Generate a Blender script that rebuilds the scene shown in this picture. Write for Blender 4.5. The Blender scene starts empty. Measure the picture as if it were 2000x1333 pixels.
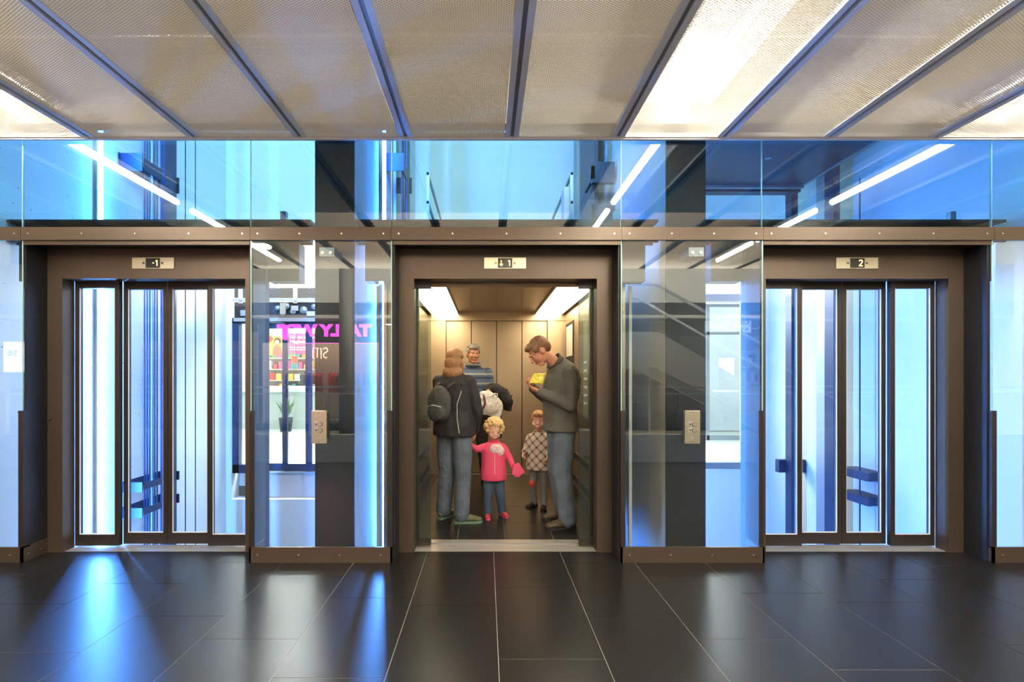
import bpy, bmesh, math, random
from mathutils import Vector, Matrix, noise
C = bpy.context.scene.collection
R = random.Random(7)
PI = math.pi
# ------------------------------------------------------------------ camera, world, exposure
F = 944.0                                  # focal length in pixels of the 2000 px wide frame
cam_d = bpy.data.cameras.new('camera'); cam = bpy.data.objects.new('camera', cam_d); C.objects.link(cam)
cam_d.sensor_width = 36; cam_d.lens = F / 2000 * 36
cam_d.shift_x = 51 / 2000; cam_d.shift_y = 71.5 / 2000
cam.location = (0, 0, 1.34); cam.rotation_euler = (PI / 2, 0, 0)
cam_d.clip_start = .02
bpy.context.scene.camera = cam
sc = bpy.context.scene
sc.view_settings.view_transform = 'Standard'; sc.view_settings.look = 'None'
sc.view_settings.exposure = 0.0; sc.view_settings.gamma = 1; sc.view_settings.use_curve_mapping = False
sc.cycles.max_bounces = 12; sc.cycles.transparent_max_bounces = 24; sc.cycles.diffuse_bounces = 4
sc.cycles.glossy_bounces = 6; sc.cycles.sample_clamp_indirect = 6
w = bpy.data.worlds.new('world'); sc.world = w; w.use_nodes = True
w.node_tree.nodes['Background'].inputs[0].default_value = (.75, .85, 1, 1)
w.node_tree.nodes['Background'].inputs[1].default_value = .12

def area(name, loc, rot, sx, sy, power, col):
    d = bpy.data.lights.new(name, 'AREA'); d.shape = 'RECTANGLE'; d.size = sx; d.size_y = sy
    d.energy = power; d.color = col
    o = bpy.data.objects.new(name, d); C.objects.link(o); o.location = loc; o.rotation_euler = rot
    return o
# area lamps added above the three shafts to brighten their walls
for nm, x, p in (('shaft_fill_left', -2.55, 600), ('shaft_fill_middle', .18, 180), ('shaft_fill_right', 2.82, 850)):
    area(nm, (x, 5.3, 9.4), (0, 0, 0), 2.0, 2.8, p, (.66, .85, 1))
# area lamp added over the atrium; its bounce brightens the mesh and fascia
area('atrium_fill', (1, -4.2, 8.8), (0, 0, 0), 14, 5.5, 14000, (1, .88, .72))
# area lamps added in the hall behind the lifts for its daylight
area('hall_daylight_left', (-3.2, 8.6, 3.3), (math.radians(-35), 0, 0), 3.0, 1.2, 1100, (1, .98, .94))
area('hall_daylight_right', (2.6, 9.0, 3.2), (math.radians(-45), 0, 0), 3.0, 1.6, 600, (.96, .99, 1))

# ------------------------------------------------------------------ materials
M = {}
def mat(name, col, rough=.5, metal=0, spec=.5, bump=None, emit=None, es=0, var=None, coat=0):
    m = bpy.data.materials.new(name); m.use_nodes = True; nt = m.node_tree
    b = nt.nodes['Principled BSDF']
    b.inputs['Base Color'].default_value = (*col, 1); b.inputs['Roughness'].default_value = rough
    b.inputs['Metallic'].default_value = metal; b.inputs['Specular IOR Level'].default_value = spec
    b.inputs['Coat Weight'].default_value = coat
    if emit: b.inputs['Emission Color'].default_value = (*emit, 1); b.inputs['Emission Strength'].default_value = es
    tc = nt.nodes.new('ShaderNodeTexCoord')
    if var:                                   # (scale, amount, other colour)
        n = nt.nodes.new('ShaderNodeTexNoise'); n.inputs['Scale'].default_value = var[0]; n.inputs['Detail'].default_value = 6
        nt.links.new(tc.outputs['Object'], n.inputs['Vector'])
        r = nt.nodes.new('ShaderNodeMapRange'); r.inputs[1].default_value = .5 - .5 / var[3] if len(var) > 3 else .3
        r.inputs[2].default_value = .7; r.inputs[4].default_value = var[1]
        mx = nt.nodes.new('ShaderNodeMix'); mx.data_type = 'RGBA'
        mx.inputs[6].default_value = (*col, 1); mx.inputs[7].default_value = (*var[2], 1)
        nt.links.new(n.outputs[0], r.inputs[0]); nt.links.new(r.outputs[0], mx.inputs[0])
        nt.links.new(mx.outputs[2], b.inputs['Base Color'])
    if bump:
        n = nt.nodes.new('ShaderNodeTexNoise'); n.inputs['Scale'].default_value = bump[0]; n.inputs['Detail'].default_value = 4
        nt.links.new(tc.outputs['Object'], n.inputs['Vector'])
        bp = nt.nodes.new('ShaderNodeBump'); bp.inputs['Strength'].default_value = bump[1]
        bp.inputs['Distance'].default_value = bump[2] if len(bump) > 2 else .01
        nt.links.new(n.outputs[0], bp.inputs['Height']); nt.links.new(bp.outputs[0], b.inputs['Normal'])
    M[name] = m; return m
def glass(name, tint, f0, fmax=1.0):
    m = bpy.data.materials.new(name); m.use_nodes = True; nt = m.node_tree; nt.nodes.clear()
    N = nt.nodes.new
    out = N('ShaderNodeOutputMaterial'); mix = N('ShaderNodeMixShader'); tr = N('ShaderNodeBsdfTransparent'); gl = N('ShaderNodeBsdfGlossy')
    tr.inputs[0].default_value = (*tint, 1); gl.inputs['Roughness'].default_value = 0.0
    g = N('ShaderNodeNewGeometry'); dt = N('ShaderNodeVectorMath'); dt.operation = 'DOT_PRODUCT'
    nt.links.new(g.outputs['Incoming'], dt.inputs[0]); nt.links.new(g.outputs['Normal'], dt.inputs[1])
    def mth(op, a, b):
        n = N('ShaderNodeMath'); n.operation = op
        for i, v in enumerate((a, b)):
            if v is None: continue
            if isinstance(v, (int, float)): n.inputs[i].default_value = v
            else: nt.links.new(v, n.inputs[i])
        return n.outputs[0]
    c = mth('ABSOLUTE', dt.outputs['Value'], None); c = mth('SUBTRACT', 1.0, c); c = mth('POWER', c, 5.0)
    c = mth('MULTIPLY', c, fmax - f0); c = mth('ADD', c, f0)
    nt.links.new(c, mix.inputs[0]); nt.links.new(tr.outputs[0], mix.inputs[1]); nt.links.new(gl.outputs[0], mix.inputs[2])
    nt.links.new(mix.outputs[0], out.inputs[0]); M[name] = m; return m
def emis(name, col, s):
    m = mat(name, (.8, .8, .8), emit=col, es=s); return m

mat('bronze', (.095, .069, .048), .38, .55, bump=(260, .04, .002))
mat('bronze_dark', (.030, .024, .021), .42, .4)
mat('black_steel', (.012, .013, .016), .45, .2)
mat('tile', (.0085, .008, .0074), .28, 0, .20, bump=(420, .10, .0015), var=(55, .55, (.012, .0115, .0105)))
mat('tile_cabin', (.013, .0115, .010), .30, 0, .4, bump=(420, .09, .0015))
mat('grout', (.26, .25, .22), .8)
mat('alu', (.62, .62, .65), .6, .0, .3)
mat('alu_dark', (.22, .22, .24), .5, .2)
mat('mesh_metal', (.84, .80, .72), .5, .1)
mat('alu_bright', (.58, .56, .52), .34, .7)
mat('steel_plate', (.64, .58, .43), .30, .9, bump=(90, .05, .001))
mat('screw', (.75, .70, .62), .3, 1)
mat('led_off', (.008, .007, .007), .12)
mat('galv', (.30, .36, .42), .42, .7)
mat('navy', (.010, .028, .075), .38, .35)
mat('rubber', (.015, .015, .015), .7)
mat('concrete_soffit', (.36, .33, .28), .85, bump=(9, .3, .02), var=(3, .5, (.28, .26, .22)))
mat('cream', (.74, .68, .55), .8)
mat('white_paint', (.85, .87, .88), .6)
mat('white_gloss', (.80, .80, .80), .35)
mat('dark_wall', (.020, .020, .018), .6)
mat('grey_wall', (.46, .46, .42), .7)
mat('warm_wall', (.42, .33, .25), .7)
mat('mall_floor', (.55, .60, .56), .35, var=(1.2, .5, (.42, .48, .44)))
glass('glass_clear', (.93, .97, .965), .085)
glass('glass_blue', (.43, .64, .73), .07)
glass('glass_smoke', (.72, .80, .78), .075)
glass('glass_door', (.93, .97, .98), .045)
mat('glass_edge', (.30, .52, .48), .15, 0, .8)
emis('tube_warm', (1, .93, .80), 190)
emis('tube_blue', (.08, .30, 1.0), 400)
emis('cabin_light', (1, .88, .62), 9.5)
emis('led_amber', (1, .58, .10), 4.5)
emis('magenta', (1, .02, .62), 12)
emis('downlight', (1, .90, .70), 110)
emis('bulb_warm', (1, .62, .38), 45)
emis('screen_white', (.85, .95, 1), 9)
emis('shop_light', (1, .86, .70), 130)
emis('sign_white', (.80, .86, 1), 1.5)
emis('lightbox', (.9, .97, 1), 5)

def concrete():                                # pale painted shaft concrete with small pits
    m = mat('shaft_concrete', (.62, .68, .72), .75); nt = m.node_tree; b = nt.nodes['Principled BSDF']
    N = nt.nodes.new; tc = N('ShaderNodeTexCoord')
    v = N('ShaderNodeTexVoronoi'); v.inputs['Scale'].default_value = 17; v.inputs['Randomness'].default_value = 1
    n = N('ShaderNodeTexNoise'); n.inputs['Scale'].default_value = 1.3; n.inputs['Detail'].default_value = 5
    n2 = N('ShaderNodeTexNoise'); n2.inputs['Scale'].default_value = 2.0
    nt.links.new(tc.outputs['Object'], v.inputs['Vector']); nt.links.new(tc.outputs['Object'], n.inputs['Vector'])
    nt.links.new(tc.outputs['Object'], n2.inputs['Vector'])
    # pit radius varies with a slow noise, most cells keep none
    sep = N('ShaderNodeSeparateColor'); nt.links.new(v.outputs['Color'], sep.inputs[0])
    a = N('ShaderNodeMath'); a.operation = 'POWER'; nt.links.new(sep.outputs[0], a.inputs[0]); a.inputs[1].default_value = 9
    s = N('ShaderNodeMath'); s.operation = 'MULTIPLY'; nt.links.new(a.outputs[0], s.inputs[0]); s.inputs[1].default_value = .12
    lt = N('ShaderNodeMath'); lt.operation = 'LESS_THAN'; nt.links.new(v.outputs['Distance'], lt.inputs[0]); nt.links.new(s.outputs[0], lt.inputs[1])
    mx = N('ShaderNodeMix'); mx.data_type = 'RGBA'; nt.links.new(n.outputs[0], mx.inputs[0])
    mx.inputs[6].default_value = (.52, .60, .66, 1); mx.inputs[7].default_value = (.72, .77, .79, 1)
    m2 = N('ShaderNodeMix'); m2.data_type = 'RGBA'; nt.links.new(lt.outputs[0], m2.inputs[0])
    nt.links.new(mx.outputs[2], m2.inputs[6]); m2.inputs[7].default_value = (.10, .12, .15, 1)
    nt.links.new(m2.outputs[2], b.inputs['Base Color'])
concrete()
def brushed(name, c, rough, horiz=True):
    m = mat(name, c, rough, .95); nt = m.node_tree; b = nt.nodes['Principled BSDF']; N = nt.nodes.new
    tc = N('ShaderNodeTexCoord'); mp = N('ShaderNodeMapping'); mp.inputs['Scale'].default_value = (2, 2, 320) if horiz else (320, 320, 2)
    n = N('ShaderNodeTexNoise'); n.inputs['Scale'].default_value = 2; n.inputs['Detail'].default_value = 3
    nt.links.new(tc.outputs['Object'], mp.inputs[0]); nt.links.new(mp.outputs[0], n.inputs['Vector'])
    bp = N('ShaderNodeBump'); bp.inputs['Strength'].default_value = .12; bp.inputs['Distance'].default_value = .002
    nt.links.new(n.outputs[0], bp.inputs['Height']); nt.links.new(bp.outputs[0], b.inputs['Normal'])
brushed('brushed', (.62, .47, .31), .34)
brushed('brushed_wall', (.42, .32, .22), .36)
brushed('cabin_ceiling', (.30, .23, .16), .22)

# ------------------------------------------------------------------ helpers
def bx(bm, x0, x1, y0, y1, z0, z1):
    vs = [bm.verts.new(p) for p in ((x0,y0,z0),(x1,y0,z0),(x1,y1,z0),(x0,y1,z0),(x0,y0,z1),(x1,y0,z1),(x1,y1,z1),(x0,y1,z1))]
    for f in ((3,2,1,0),(4,5,6,7),(0,1,5,4),(1,2,6,5),(2,3,7,6),(3,0,4,7)): bm.faces.new([vs[i] for i in f])
def frame_of(d, side=None):
    d = d.normalized()
    s = Vector(side) if side is not None else (Vector((0, 0, 1)) if abs(d.z) < .9 else Vector((1, 0, 0)))
    s = (s - d * s.dot(d)).normalized(); return s, d.cross(s)
def loft(bm, pts, rad, side=None, seg=14, cap=True):
    pts = [Vector(p) for p in pts]; rings = []
    for i, p in enumerate(pts):
        d = (pts[min(i + 1, len(pts) - 1)] - pts[max(i - 1, 0)])
        s, u = frame_of(d, side); r = rad[i]; a, b = r if isinstance(r, (tuple, list)) else (r, r)
        rings.append([bm.verts.new(p + s * (a * math.cos(2*PI*k/seg)) + u * (b * math.sin(2*PI*k/seg))) for k in range(seg)])
    for i in range(len(rings) - 1):
        for k in range(seg):
            bm.faces.new((rings[i][k], rings[i][(k+1) % seg], rings[i+1][(k+1) % seg], rings[i+1][k]))
    if cap: bm.faces.new(rings[0][::-1]); bm.faces.new(rings[-1])
def cyl(bm, a, b, r, seg=16): loft(bm, [a, b], [r, r], None, seg)
def ell(bm, c, r, rot=None, u=16, v=10):
    mt = Matrix.Translation(Vector(c)) @ (rot.to_4x4() if rot is not None else Matrix()) @ Matrix.Diagonal((*r, 1))
    bmesh.ops.create_uvsphere(bm, u_segments=u, v_segments=v, radius=1, matrix=mt)
def prism(bm, poly, z0, z1, ax='y'):           # polygon (x,z) extruded along y  /  (y,z) along x / (x,y) along z
    def v(p, t): return {'y': (p[0], t, p[1]), 'x': (t, p[0], p[1]), 'z': (p[0], p[1], t)}[ax]
    a = [bm.verts.new(v(p, z0)) for p in poly]; b = [bm.verts.new(v(p, z1)) for p in poly]
    bm.faces.new(a); bm.faces.new(b[::-1]); n = len(poly)
    for i in range(n): bm.faces.new((a[i], b[i], b[(i+1) % n], a[(i+1) % n]))
def obj(name, bm, m, parent=None, smooth=False, bevel=0, loc=None):
    bmesh.ops.recalc_face_normals(bm, faces=bm.faces)
    me = bpy.data.meshes.new(name)
    if bevel:
        bmesh.ops.bevel(bm, geom=bm.edges[:], offset=bevel, segments=2, affect='EDGES', profile=.6)
    bm.to_mesh(me); bm.free()
    for mm in (m if isinstance(m, list) else [m]): me.materials.append(M[mm] if isinstance(mm, str) else mm)
    if smooth:
        for p in me.polygons: p.use_smooth = True
    o = bpy.data.objects.new(name, me); C.objects.link(o)
    if parent is not None:
        o.parent = parent
    return o
def boxes(name, m, lst, parent=None, bevel=0):
    bm = bmesh.new()
    for b in lst: bx(bm, *b)
    return obj(name, bm, m, parent, bevel=bevel)
def tag(o, label, cat, group=None, kind=None):
    o['label'] = label; o['category'] = cat
    if group: o['group'] = group
    if kind: o['kind'] = kind
    return o
def thing(name, label, cat, loc=(0, 0, 0), group=None):
    o = bpy.data.objects.new(name, None); C.objects.link(o); o.location = loc; o.empty_display_size = .1
    return tag(o, label, cat, group)
def at0(root):                                 # children were built in world coordinates
    for ch in root.children: ch.location = ch.location - root.location
def struct(name, m, lst, bevel=0):
    o = boxes(name, m, lst, bevel=bevel); o['kind'] = 'structure'; return o
def dup(root, off, **kw):
    r = root.copy(); C.objects.link(r); r.location = root.location + Vector(off)
    for k, v in kw.items(): r[k] = v
    for ch in list(root.children):
        c = ch.copy(); C.objects.link(c); c.parent = r
        for g in ch.children:
            d = g.copy(); C.objects.link(d); d.parent = c
    return r
def text(name, s, m, parent, loc, size, depth=.004, rot=(PI/2, 0, 0), bold=0, align='CENTER', sx=1):
    cu = bpy.data.curves.new(name, 'FONT'); cu.body = s; cu.size = size; cu.extrude = depth; cu.offset = bold
    cu.align_x = align; cu.align_y = 'CENTER'
    t = bpy.data.objects.new(name, cu); C.objects.link(t)
    dg = bpy.context.evaluated_depsgraph_get(); me = bpy.data.meshes.new_from_object(t.evaluated_get(dg))
    bpy.data.objects.remove(t); bpy.data.curves.remove(cu)
    me.materials.clear(); me.materials.append(M[m])
    o = bpy.data.objects.new(name, me); C.objects.link(o); o.location = loc; o.rotation_euler = rot; o.scale = (sx, 1, 1)
    if parent is not None: o.parent = parent
    return o

# ------------------------------------------------------------------ key dimensions
YG = 3.515                   # plane of the front glazing
YF = 3.70                    # front of the lift door surrounds
CX = (-2.542, .150, 2.842)   # lift centre lines
SH = ((-3.71, -1.31), (-1.01, 1.385), (1.685, 4.05))   # shaft inner faces
YB = 6.90                    # rear inner face of the shafts
ZC = 3.065                   # mesh ceiling
SIDE = ('left', 'middle', 'right')

# ------------------------------------------------------------------ floor of real tiles
def tiles(name, xs, y0, y1, offs, L, m, zt=0.0, gap=.0016, x_clip=None, th=.15, W=.508, X0_=.0593):
    bm = bmesh.new()
    for k in xs:
        xa, xb = X0_ + W * k, X0_ + W * (k + 1)
        if x_clip: xa, xb = max(xa, x_clip[0]), min(xb, x_clip[1])
        if xb - xa < .02: continue
        o = offs.get(k, (k * .37) % L); y = y0 - ((y0 - o) % L)
        while y < y1:
            a, b = max(y, y0), min(y + L, y1)
            if b - a > .01: bx(bm, xa + gap, xb - gap, a + gap, b - gap, zt - .012, zt)
            y += L
    f = len(bm.faces)
    X0, X1 = (x_clip if x_clip else (X0_ + W * xs[0], X0_ + W * (xs[-1] + 1)))
    bx(bm, X0, X1, y0, y1, zt - th, zt - .0015)
    bm.faces.ensure_lookup_table()
    for i in range(f, len(bm.faces)): bm.faces[i].material_index = 1
    o = obj(name, bm, [m, 'grout']); return o
offs = {0: 3.085, -1: 2.845, 1: 2.704, 2: 2.475, 3: 2.215, -2: 2.94, -3: 2.475, -4: 2.714, -5: 3.14, -6: 2.86, 4: 2.88, 5: 2.42, 6: 2.66, -7: 2.5}
fl = tiles('floor', list(range(-14, 14)), -.62, YF + .02, offs, .785, 'tile'); fl['kind'] = 'structure'

# ------------------------------------------------------------------ shafts
Z0, Z1 = -3.2, 9.6
struct('wall_left', 'shaft_concrete', [(-3.95, SH[0][0], 3.60, YB + .2, Z0, Z1)])
struct('wall_right', 'shaft_concrete', [(SH[2][1], 4.30, 3.60, YB + .2, Z0, Z1)])
struct('wall_divider_left', 'shaft_concrete', [(-1.31, -1.01, 4.10, YB + .2, Z0, Z1)])
struct('wall_divider_right', 'shaft_concrete', [(1.385, 1.685, 4.10, YB + .2, Z0, Z1)])
struct('wall_front', 'dark_wall', [(-8, 8, YF + .02, YF + .1, Z0, -.16)])
struct('wall_far_left', 'white_paint', [(-8, -3.95, 4.3, 4.45, -.3, 6)])
struct('wall_far_right', 'white_paint', [(4.30, 8, 4.3, 4.45, -.3, 6)])
# rear wall with its landing openings (left and right shaft at floor level, middle one hidden by the cabin)
OP = ((-3.63, -1.42), None, (1.95, 3.73))
ZT = 3.32
wb = [(SH[0][0]-.1, SH[0][1]+.1, YB, YB + .2, Z0, -.40), (SH[0][0]-.1, OP[0][0], YB, YB + .2, -.40, ZT),
      (OP[0][1], SH[0][1]+.1, YB, YB+.2, -.40, ZT), (SH[0][0]-.1, SH[0][1]+.1, YB, YB+.2, ZT, Z1)]
struct('wall_back_left', 'shaft_concrete', wb)
struct('wall_back_middle', 'shaft_concrete', [(-1.1, 1.5, YB, YB + .2, Z0, Z1)])
wb = [(SH[2][0]-.1, SH[2][1]+.1, YB, YB+.2, Z0, .04), (OP[2][1], SH[2][1]+.1, YB, YB+.2, .04, ZT), (SH[2][0]-.1, SH[2][1]+.1, YB, YB+.2, ZT, Z1),
      (SH[2][0]-.1, OP[2][0], YB, YB+.2, .04, ZT)]
struct('wall_back_right', 'shaft_concrete', wb)
# construction joints and conduits on the left side walls
for i, (x0, x1) in enumerate(SH):
    t = thing('shaft_light', ('blue LED tube running up the side wall of the left lift shaft',
              'blue LED tube in the middle shaft, left of the open cabin', 'blue LED tube in the right lift shaft, hidden beside the dark column')[i], 'light', (x0 + .04, 4.61, 0), 'blue LED tubes in the lift shafts')
    boxes('housing', 'alu', [(-.036, -.012, -.03, .03, Z0 + .4, 8.6)], t)
    bm = bmesh.new(); cyl(bm, (0, 0, Z0 + .5), (0, 0, 8.5), .017, 12); obj('tube', bm, 'tube_blue', t, True)

# dark clad columns between the shafts
for i, x in enumerate((-1.16, 1.535)):
    t = thing('column', ('black clad column between the left and middle lifts', 'black clad column between the middle and right lifts')[i], 'column', (x, 3.84, 0))
    boxes('cladding', 'black_steel', [(-.152, .152, -.13, -.115, -.12, Z1)], t)
    boxes('concrete_core', 'cream', [(-.150, .150, -.115, .26, -.12, Z1)], t)
    b = boxes('bracket', 'galv', [(-.055, .055, -.315, -.13, 2.225, 2.29)], t)
    bm = bmesh.new()
    for s in (-.03, .03): cyl(bm, (s, -.325, 2.25), (s, -.312, 2.25), .012)
    obj('bolt', bm, 'screw', b)

# lift door headers
for i, cx in enumerate(CX):
    s = SIDE[i]; t = thing('door_header', 'long dark steel header beam over the %s lift entrance behind the glass' % s, 'beam', (cx, YF + .06, 2.09))
    boxes('header_box', 'bronze_dark', [(-1.09, -.845, 0, .12, 0, .30), (.845, 1.09, 0, .12, 0, .30), (-.845, .845, .06, .12, .10, .30)], t)
    boxes('top_flange', 'bronze_dark', [(-1.185, 1.185, -.02, .20, .455, .475), (-1.185, 1.185, -.02, .0, .30, .36), (-1.17, 1.17, .06, .08, .30, .455)], t)
    if i != 0: x = .87
    else: x = .90
    boxes('cable_box', 'galv', [(x, x + .045, .1, .14, .475, .58)], t)

# ------------------------------------------------------------------ glazed front: boxes, fascia, upper panes
XJ = [-3.362, -1.705, -.685, .983, 2.007, 3.675]      # glass joints
bxs = [(-5.6, XJ[0]), (XJ[1], XJ[2]), (XJ[3], XJ[4]), (XJ[5], 5.9)]
names = ('outer left', 'left of the open lift', 'right of the open lift', 'outer right')
for i, (a, b) in enumerate(bxs):
    mid = (a + b) / 2
    t = thing('glass_screen', ('floor-standing glass screen at the far left edge, left of the lift showing -1',
        'glass screen with dark base between the left lift and the open lift', 'glass screen with dark base between the open lift and the right lift',
        'floor-standing glass screen at the far right edge, right of the lift showing 2')[i], 'glass screen', (mid, YG, 0), 'glass screens between the lift entrances')
    h = b - mid
    boxes('front_pane', 'glass_clear', [(-h, h, -.006, .006, .10, 2.335)], t)
    sides = [s for s in (-1, 1) if not (i == 0 and s == -1) and not (i == 3 and s == 1)]
    for s in sides:
        boxes('side_pane', 'glass_clear', [(s*h - (.012 if s > 0 else 0), s*h + (.0 if s > 0 else .012), .006, .195, .10, 2.335)], t)
        boxes('corner_guard', 'bronze_dark', [(min(s*h, s*(h-.028)), max(s*h, s*(h-.028)), -.012, -.006, .1, 1.10), (min(s*h, s*(h+.006)), max(s*h, s*(h+.006)), -.012, .045, .1, 1.10)], t)
        boxes('edge_strip', 'glass_edge', [(s*h - .004, s*h + .004, -.0075, -.006, 1.10, 2.335)], t)
    k = boxes('kick_plate', 'bronze', [(-h - .006, h + .006, -.022, -.006, -.0, .112)] + [(s*h - .006, s*h + .006, -.022, .195, 0, .112) for s in sides] + [(-h, h, -.006, .02, .09, .10)], t)
    nb = 4 if i in (1, 2) else 7
    for j in range(nb):
        x = -h + .055 + (2*h - .13) * j / (nb - 1)
        bm = bmesh.new(); cyl(bm, (x, -.028, .058), (x, -.0215, .058), .0055, 12); obj('bolt', bm, 'screw', k)
    for s in sides:
        for y in (.03, .13):
            bm = bmesh.new(); cyl(bm, (s*h + s*.005, y, .05), (s*h + s*.011, y, .05), .0055, 12); obj('bolt', bm, 'screw', k)
xs = [-5.6] + XJ + [5.9]
flab = ('at the far left edge', 'above the left lift', 'between the left and middle lifts', 'above the open middle lift', 'between the middle and right lifts', 'above the right lift', 'at the far right edge')
for i in range(7):
    a, b = xs[i], xs[i+1]; mid = (a+b)/2; h = (b-a)/2
    t = thing('fascia_panel', 'bronze metal fascia strip with round bolts %s' % flab[i], 'fascia', (mid, YG, 2.336), 'bronze fascia strips')
    boxes('strip', 'bronze', [(-h + .0012, h - .0012, -.022, -.004, 0, .093)], t)
    n = 5 if h > .6 else 4
    for j in range(n):
        e = .055 if i not in (0,) else .045
        x = -h + e + (2*h - 2*e) * j / (n-1)
        bm = bmesh.new(); cyl(bm, (x, -.027, .045), (x, -.0215, .045), .0062, 12); bm2 = obj('bolt', bm, 'screw', t)
    p = thing('facade_glazing', 'tall bluish glass pane reaching the ceiling %s' % flab[i], 'glass pane', (mid, YG, 2.43), 'upper glass panes')
    boxes('pane', 'glass_blue', [(-h + .003, h - .003, -.006, .006, 0, 1.25)], p)
    boxes('edge_strip', 'glass_edge', [(h - .0045, h - .0025, -.0075, .0075, 0, 1.25)], p)

# ------------------------------------------------------------------ lift entrances
def panel(parent, xa, xb, y, s=1):
    """glazed landing door leaf, xa..xb relative to parent"""
    z0, z1 = .012, 2.135; g0, g1, gx = .10, 2.046, .034
    fr = boxes('door_leaf', 'bronze_dark', [(xa, xa+gx, y, y+.036, z0, z1), (xb-gx, xb, y, y+.036, z0, z1), (xa+gx, xb-gx, y, y+.036, z0, g0), (xa+gx, xb-gx, y, y+.036, g1, z1)], parent)
    boxes('glazing', 'glass_door', [(xa+gx, xb-gx, y+.012, y+.022, g0, g1)], fr)
    boxes('glazing_bead', 'alu', [(xa+gx-.001, xa+gx+.004, y+.002, y+.012, g0, g1), (xb-gx-.004, xb-gx+.001, y+.002, y+.012, g0, g1), (xa+gx, xb-gx, y+.002, y+.012, g0-.001, g0+.005)], fr)
    return fr
elab = ('closed glazed lift entrance in a bronze surround, display reading -1', 'open lift entrance in a bronze surround with people inside', 'closed glazed lift entrance in a bronze surround, display reading 2')
for i, cx in enumerate(CX):
    t = thing('lift_entrance', elab[i], 'elevator door', (cx, YF, 0), 'bronze lift entrances')
    for s in (-1, 1):
        boxes('jamb', 'bronze', [(min(s*.70, s*.815), max(s*.70, s*.815), 0, .11, 0, 2.328)], t)
        boxes('side_cover', 'black_steel', [(min(s*.815, s*.84), max(s*.815, s*.84), -.17, .10, 0.0, 2.335)], t)
    boxes('lintel', 'bronze', [(-.70, .70, 0.001, .11, 2.098, 2.328)], t)
    boxes('soffit', 'black_steel', [(-.826, .826, -.18, .02, 2.330, 2.336)], t)
    boxes('soffit_lip', 'bronze', [(-.826, .826, -.192, -.178, 2.305, 2.336)], t)
    sill = boxes('sill', 'alu_bright', [(-.70, .70, .025, .055, -.02, .002), (-.70, .70, .063, .092, -.02, .002), (-.70, .70, .100, .13, -.02, .002), (-.70, .70, .138, .165, -.02, .002), (-.70, .70, .02, .17, -.03, -.01)], t)
    boxes('reveal', 'bronze_dark', [(-.70, .70, .09, .195, 2.137, 2.16)], t)
    if i != 1:
        outer = .112; inner = .160
        if i == 0: seg = [(-.70, -.35, outer), (-.352, .0, inner), (0.002, .352, inner), (.35, .70, outer)]
        else: seg = [(-.70, -.35, outer), (-.352, 0, inner), (.002, .352, inner), (.35, .70, outer)]
        for a, b, y in seg: panel(t, a + .001, b - .001, y)
    else:
        for s in (-1, 1):
            a, b = (-.79, -.585) if s < 0 else (.585, .79)
            fr = boxes('door_leaf', 'bronze_dark', [(a, a+.034, .112, .148, .012, 2.135) if s < 0 else (b-.034, b, .112, .148, .012, 2.135),
                                                   (a, b, .112, .148, .012, .075), (a, b, .112, .148, 2.046, 2.135)], t)
            boxes('glazing', 'glass_smoke', [(min(a+.03, b) , b, .124, .134, .075, 2.046) if s < 0 else (a, b-.03, .124, .134, .075, 2.046)], fr)
# small round door-stop knob on the left surround
bm = bmesh.new(); cyl(bm, (-3.375, YF+.01, 1.02), (-3.335, YF+.01, 1.02), .014); cyl(bm, (-3.340, YF+.01, 1.02), (-3.33, YF+.01, 1.02), .018)
tag(obj('door_stop', bm, 'rubber', smooth=False), 'small black round stop on the far left side of the left lift surround', 'door stop')

# floor displays
for i, cx in enumerate(CX):
    t = thing('floor_display', 'small brushed steel display plate reading %s above the %s lift' % (('-1', 'a down arrow and 1', '2')[i], SIDE[i]), 'display', (cx - .003 + (.0 if i else 0), YF, 2.216), 'lift floor displays')
    boxes('plate', 'steel_plate', [(-.160, .160, -.006, .001, -.043, .043)], t, bevel=.0012)
    boxes('screen', 'led_off', [(-.055, .055, -.0085, -.005, -.037, .037)], t, bevel=.0015)
    for s in (-1, 1):
        boxes('speaker_grille', 'rubber', [(s*.072 - .008 + k*.006, s*.072 - .008 + k*.006 + .0035, -.0072, -.0055, -.008, .008) for k in range(3)], t)
    def seg(lst, nm):
        bm = bmesh.new()
        for a, b in lst: cyl(bm, (a[0], -.0095, a[1]), (b[0], -.0095, b[1]), .0032, 8)
        obj(nm, bm, 'led_amber', t)
    if i == 0: seg([((.0, 0), (.010, 0))], 'minus_sign')
    if i == 1: seg([((-.03, .02), (-.03, -.022)), ((-.03, -.022), (-.041, -.008)), ((-.03, -.022), (-.019, -.008))], 'down_arrow')
    if i < 2: seg([((.024, .012), (.034, .021)), ((.034, .021), (.034, -.022))], 'digit')
    else: seg([((.012, .014), (.017, .021)), ((.017, .021), (.03, .021)), ((.03, .021), (.035, .014)), ((.035, .014), (.035, .006)), ((.035, .006), (.012, -.022)), ((.012, -.022), (.036, -.022))], 'digit')

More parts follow.
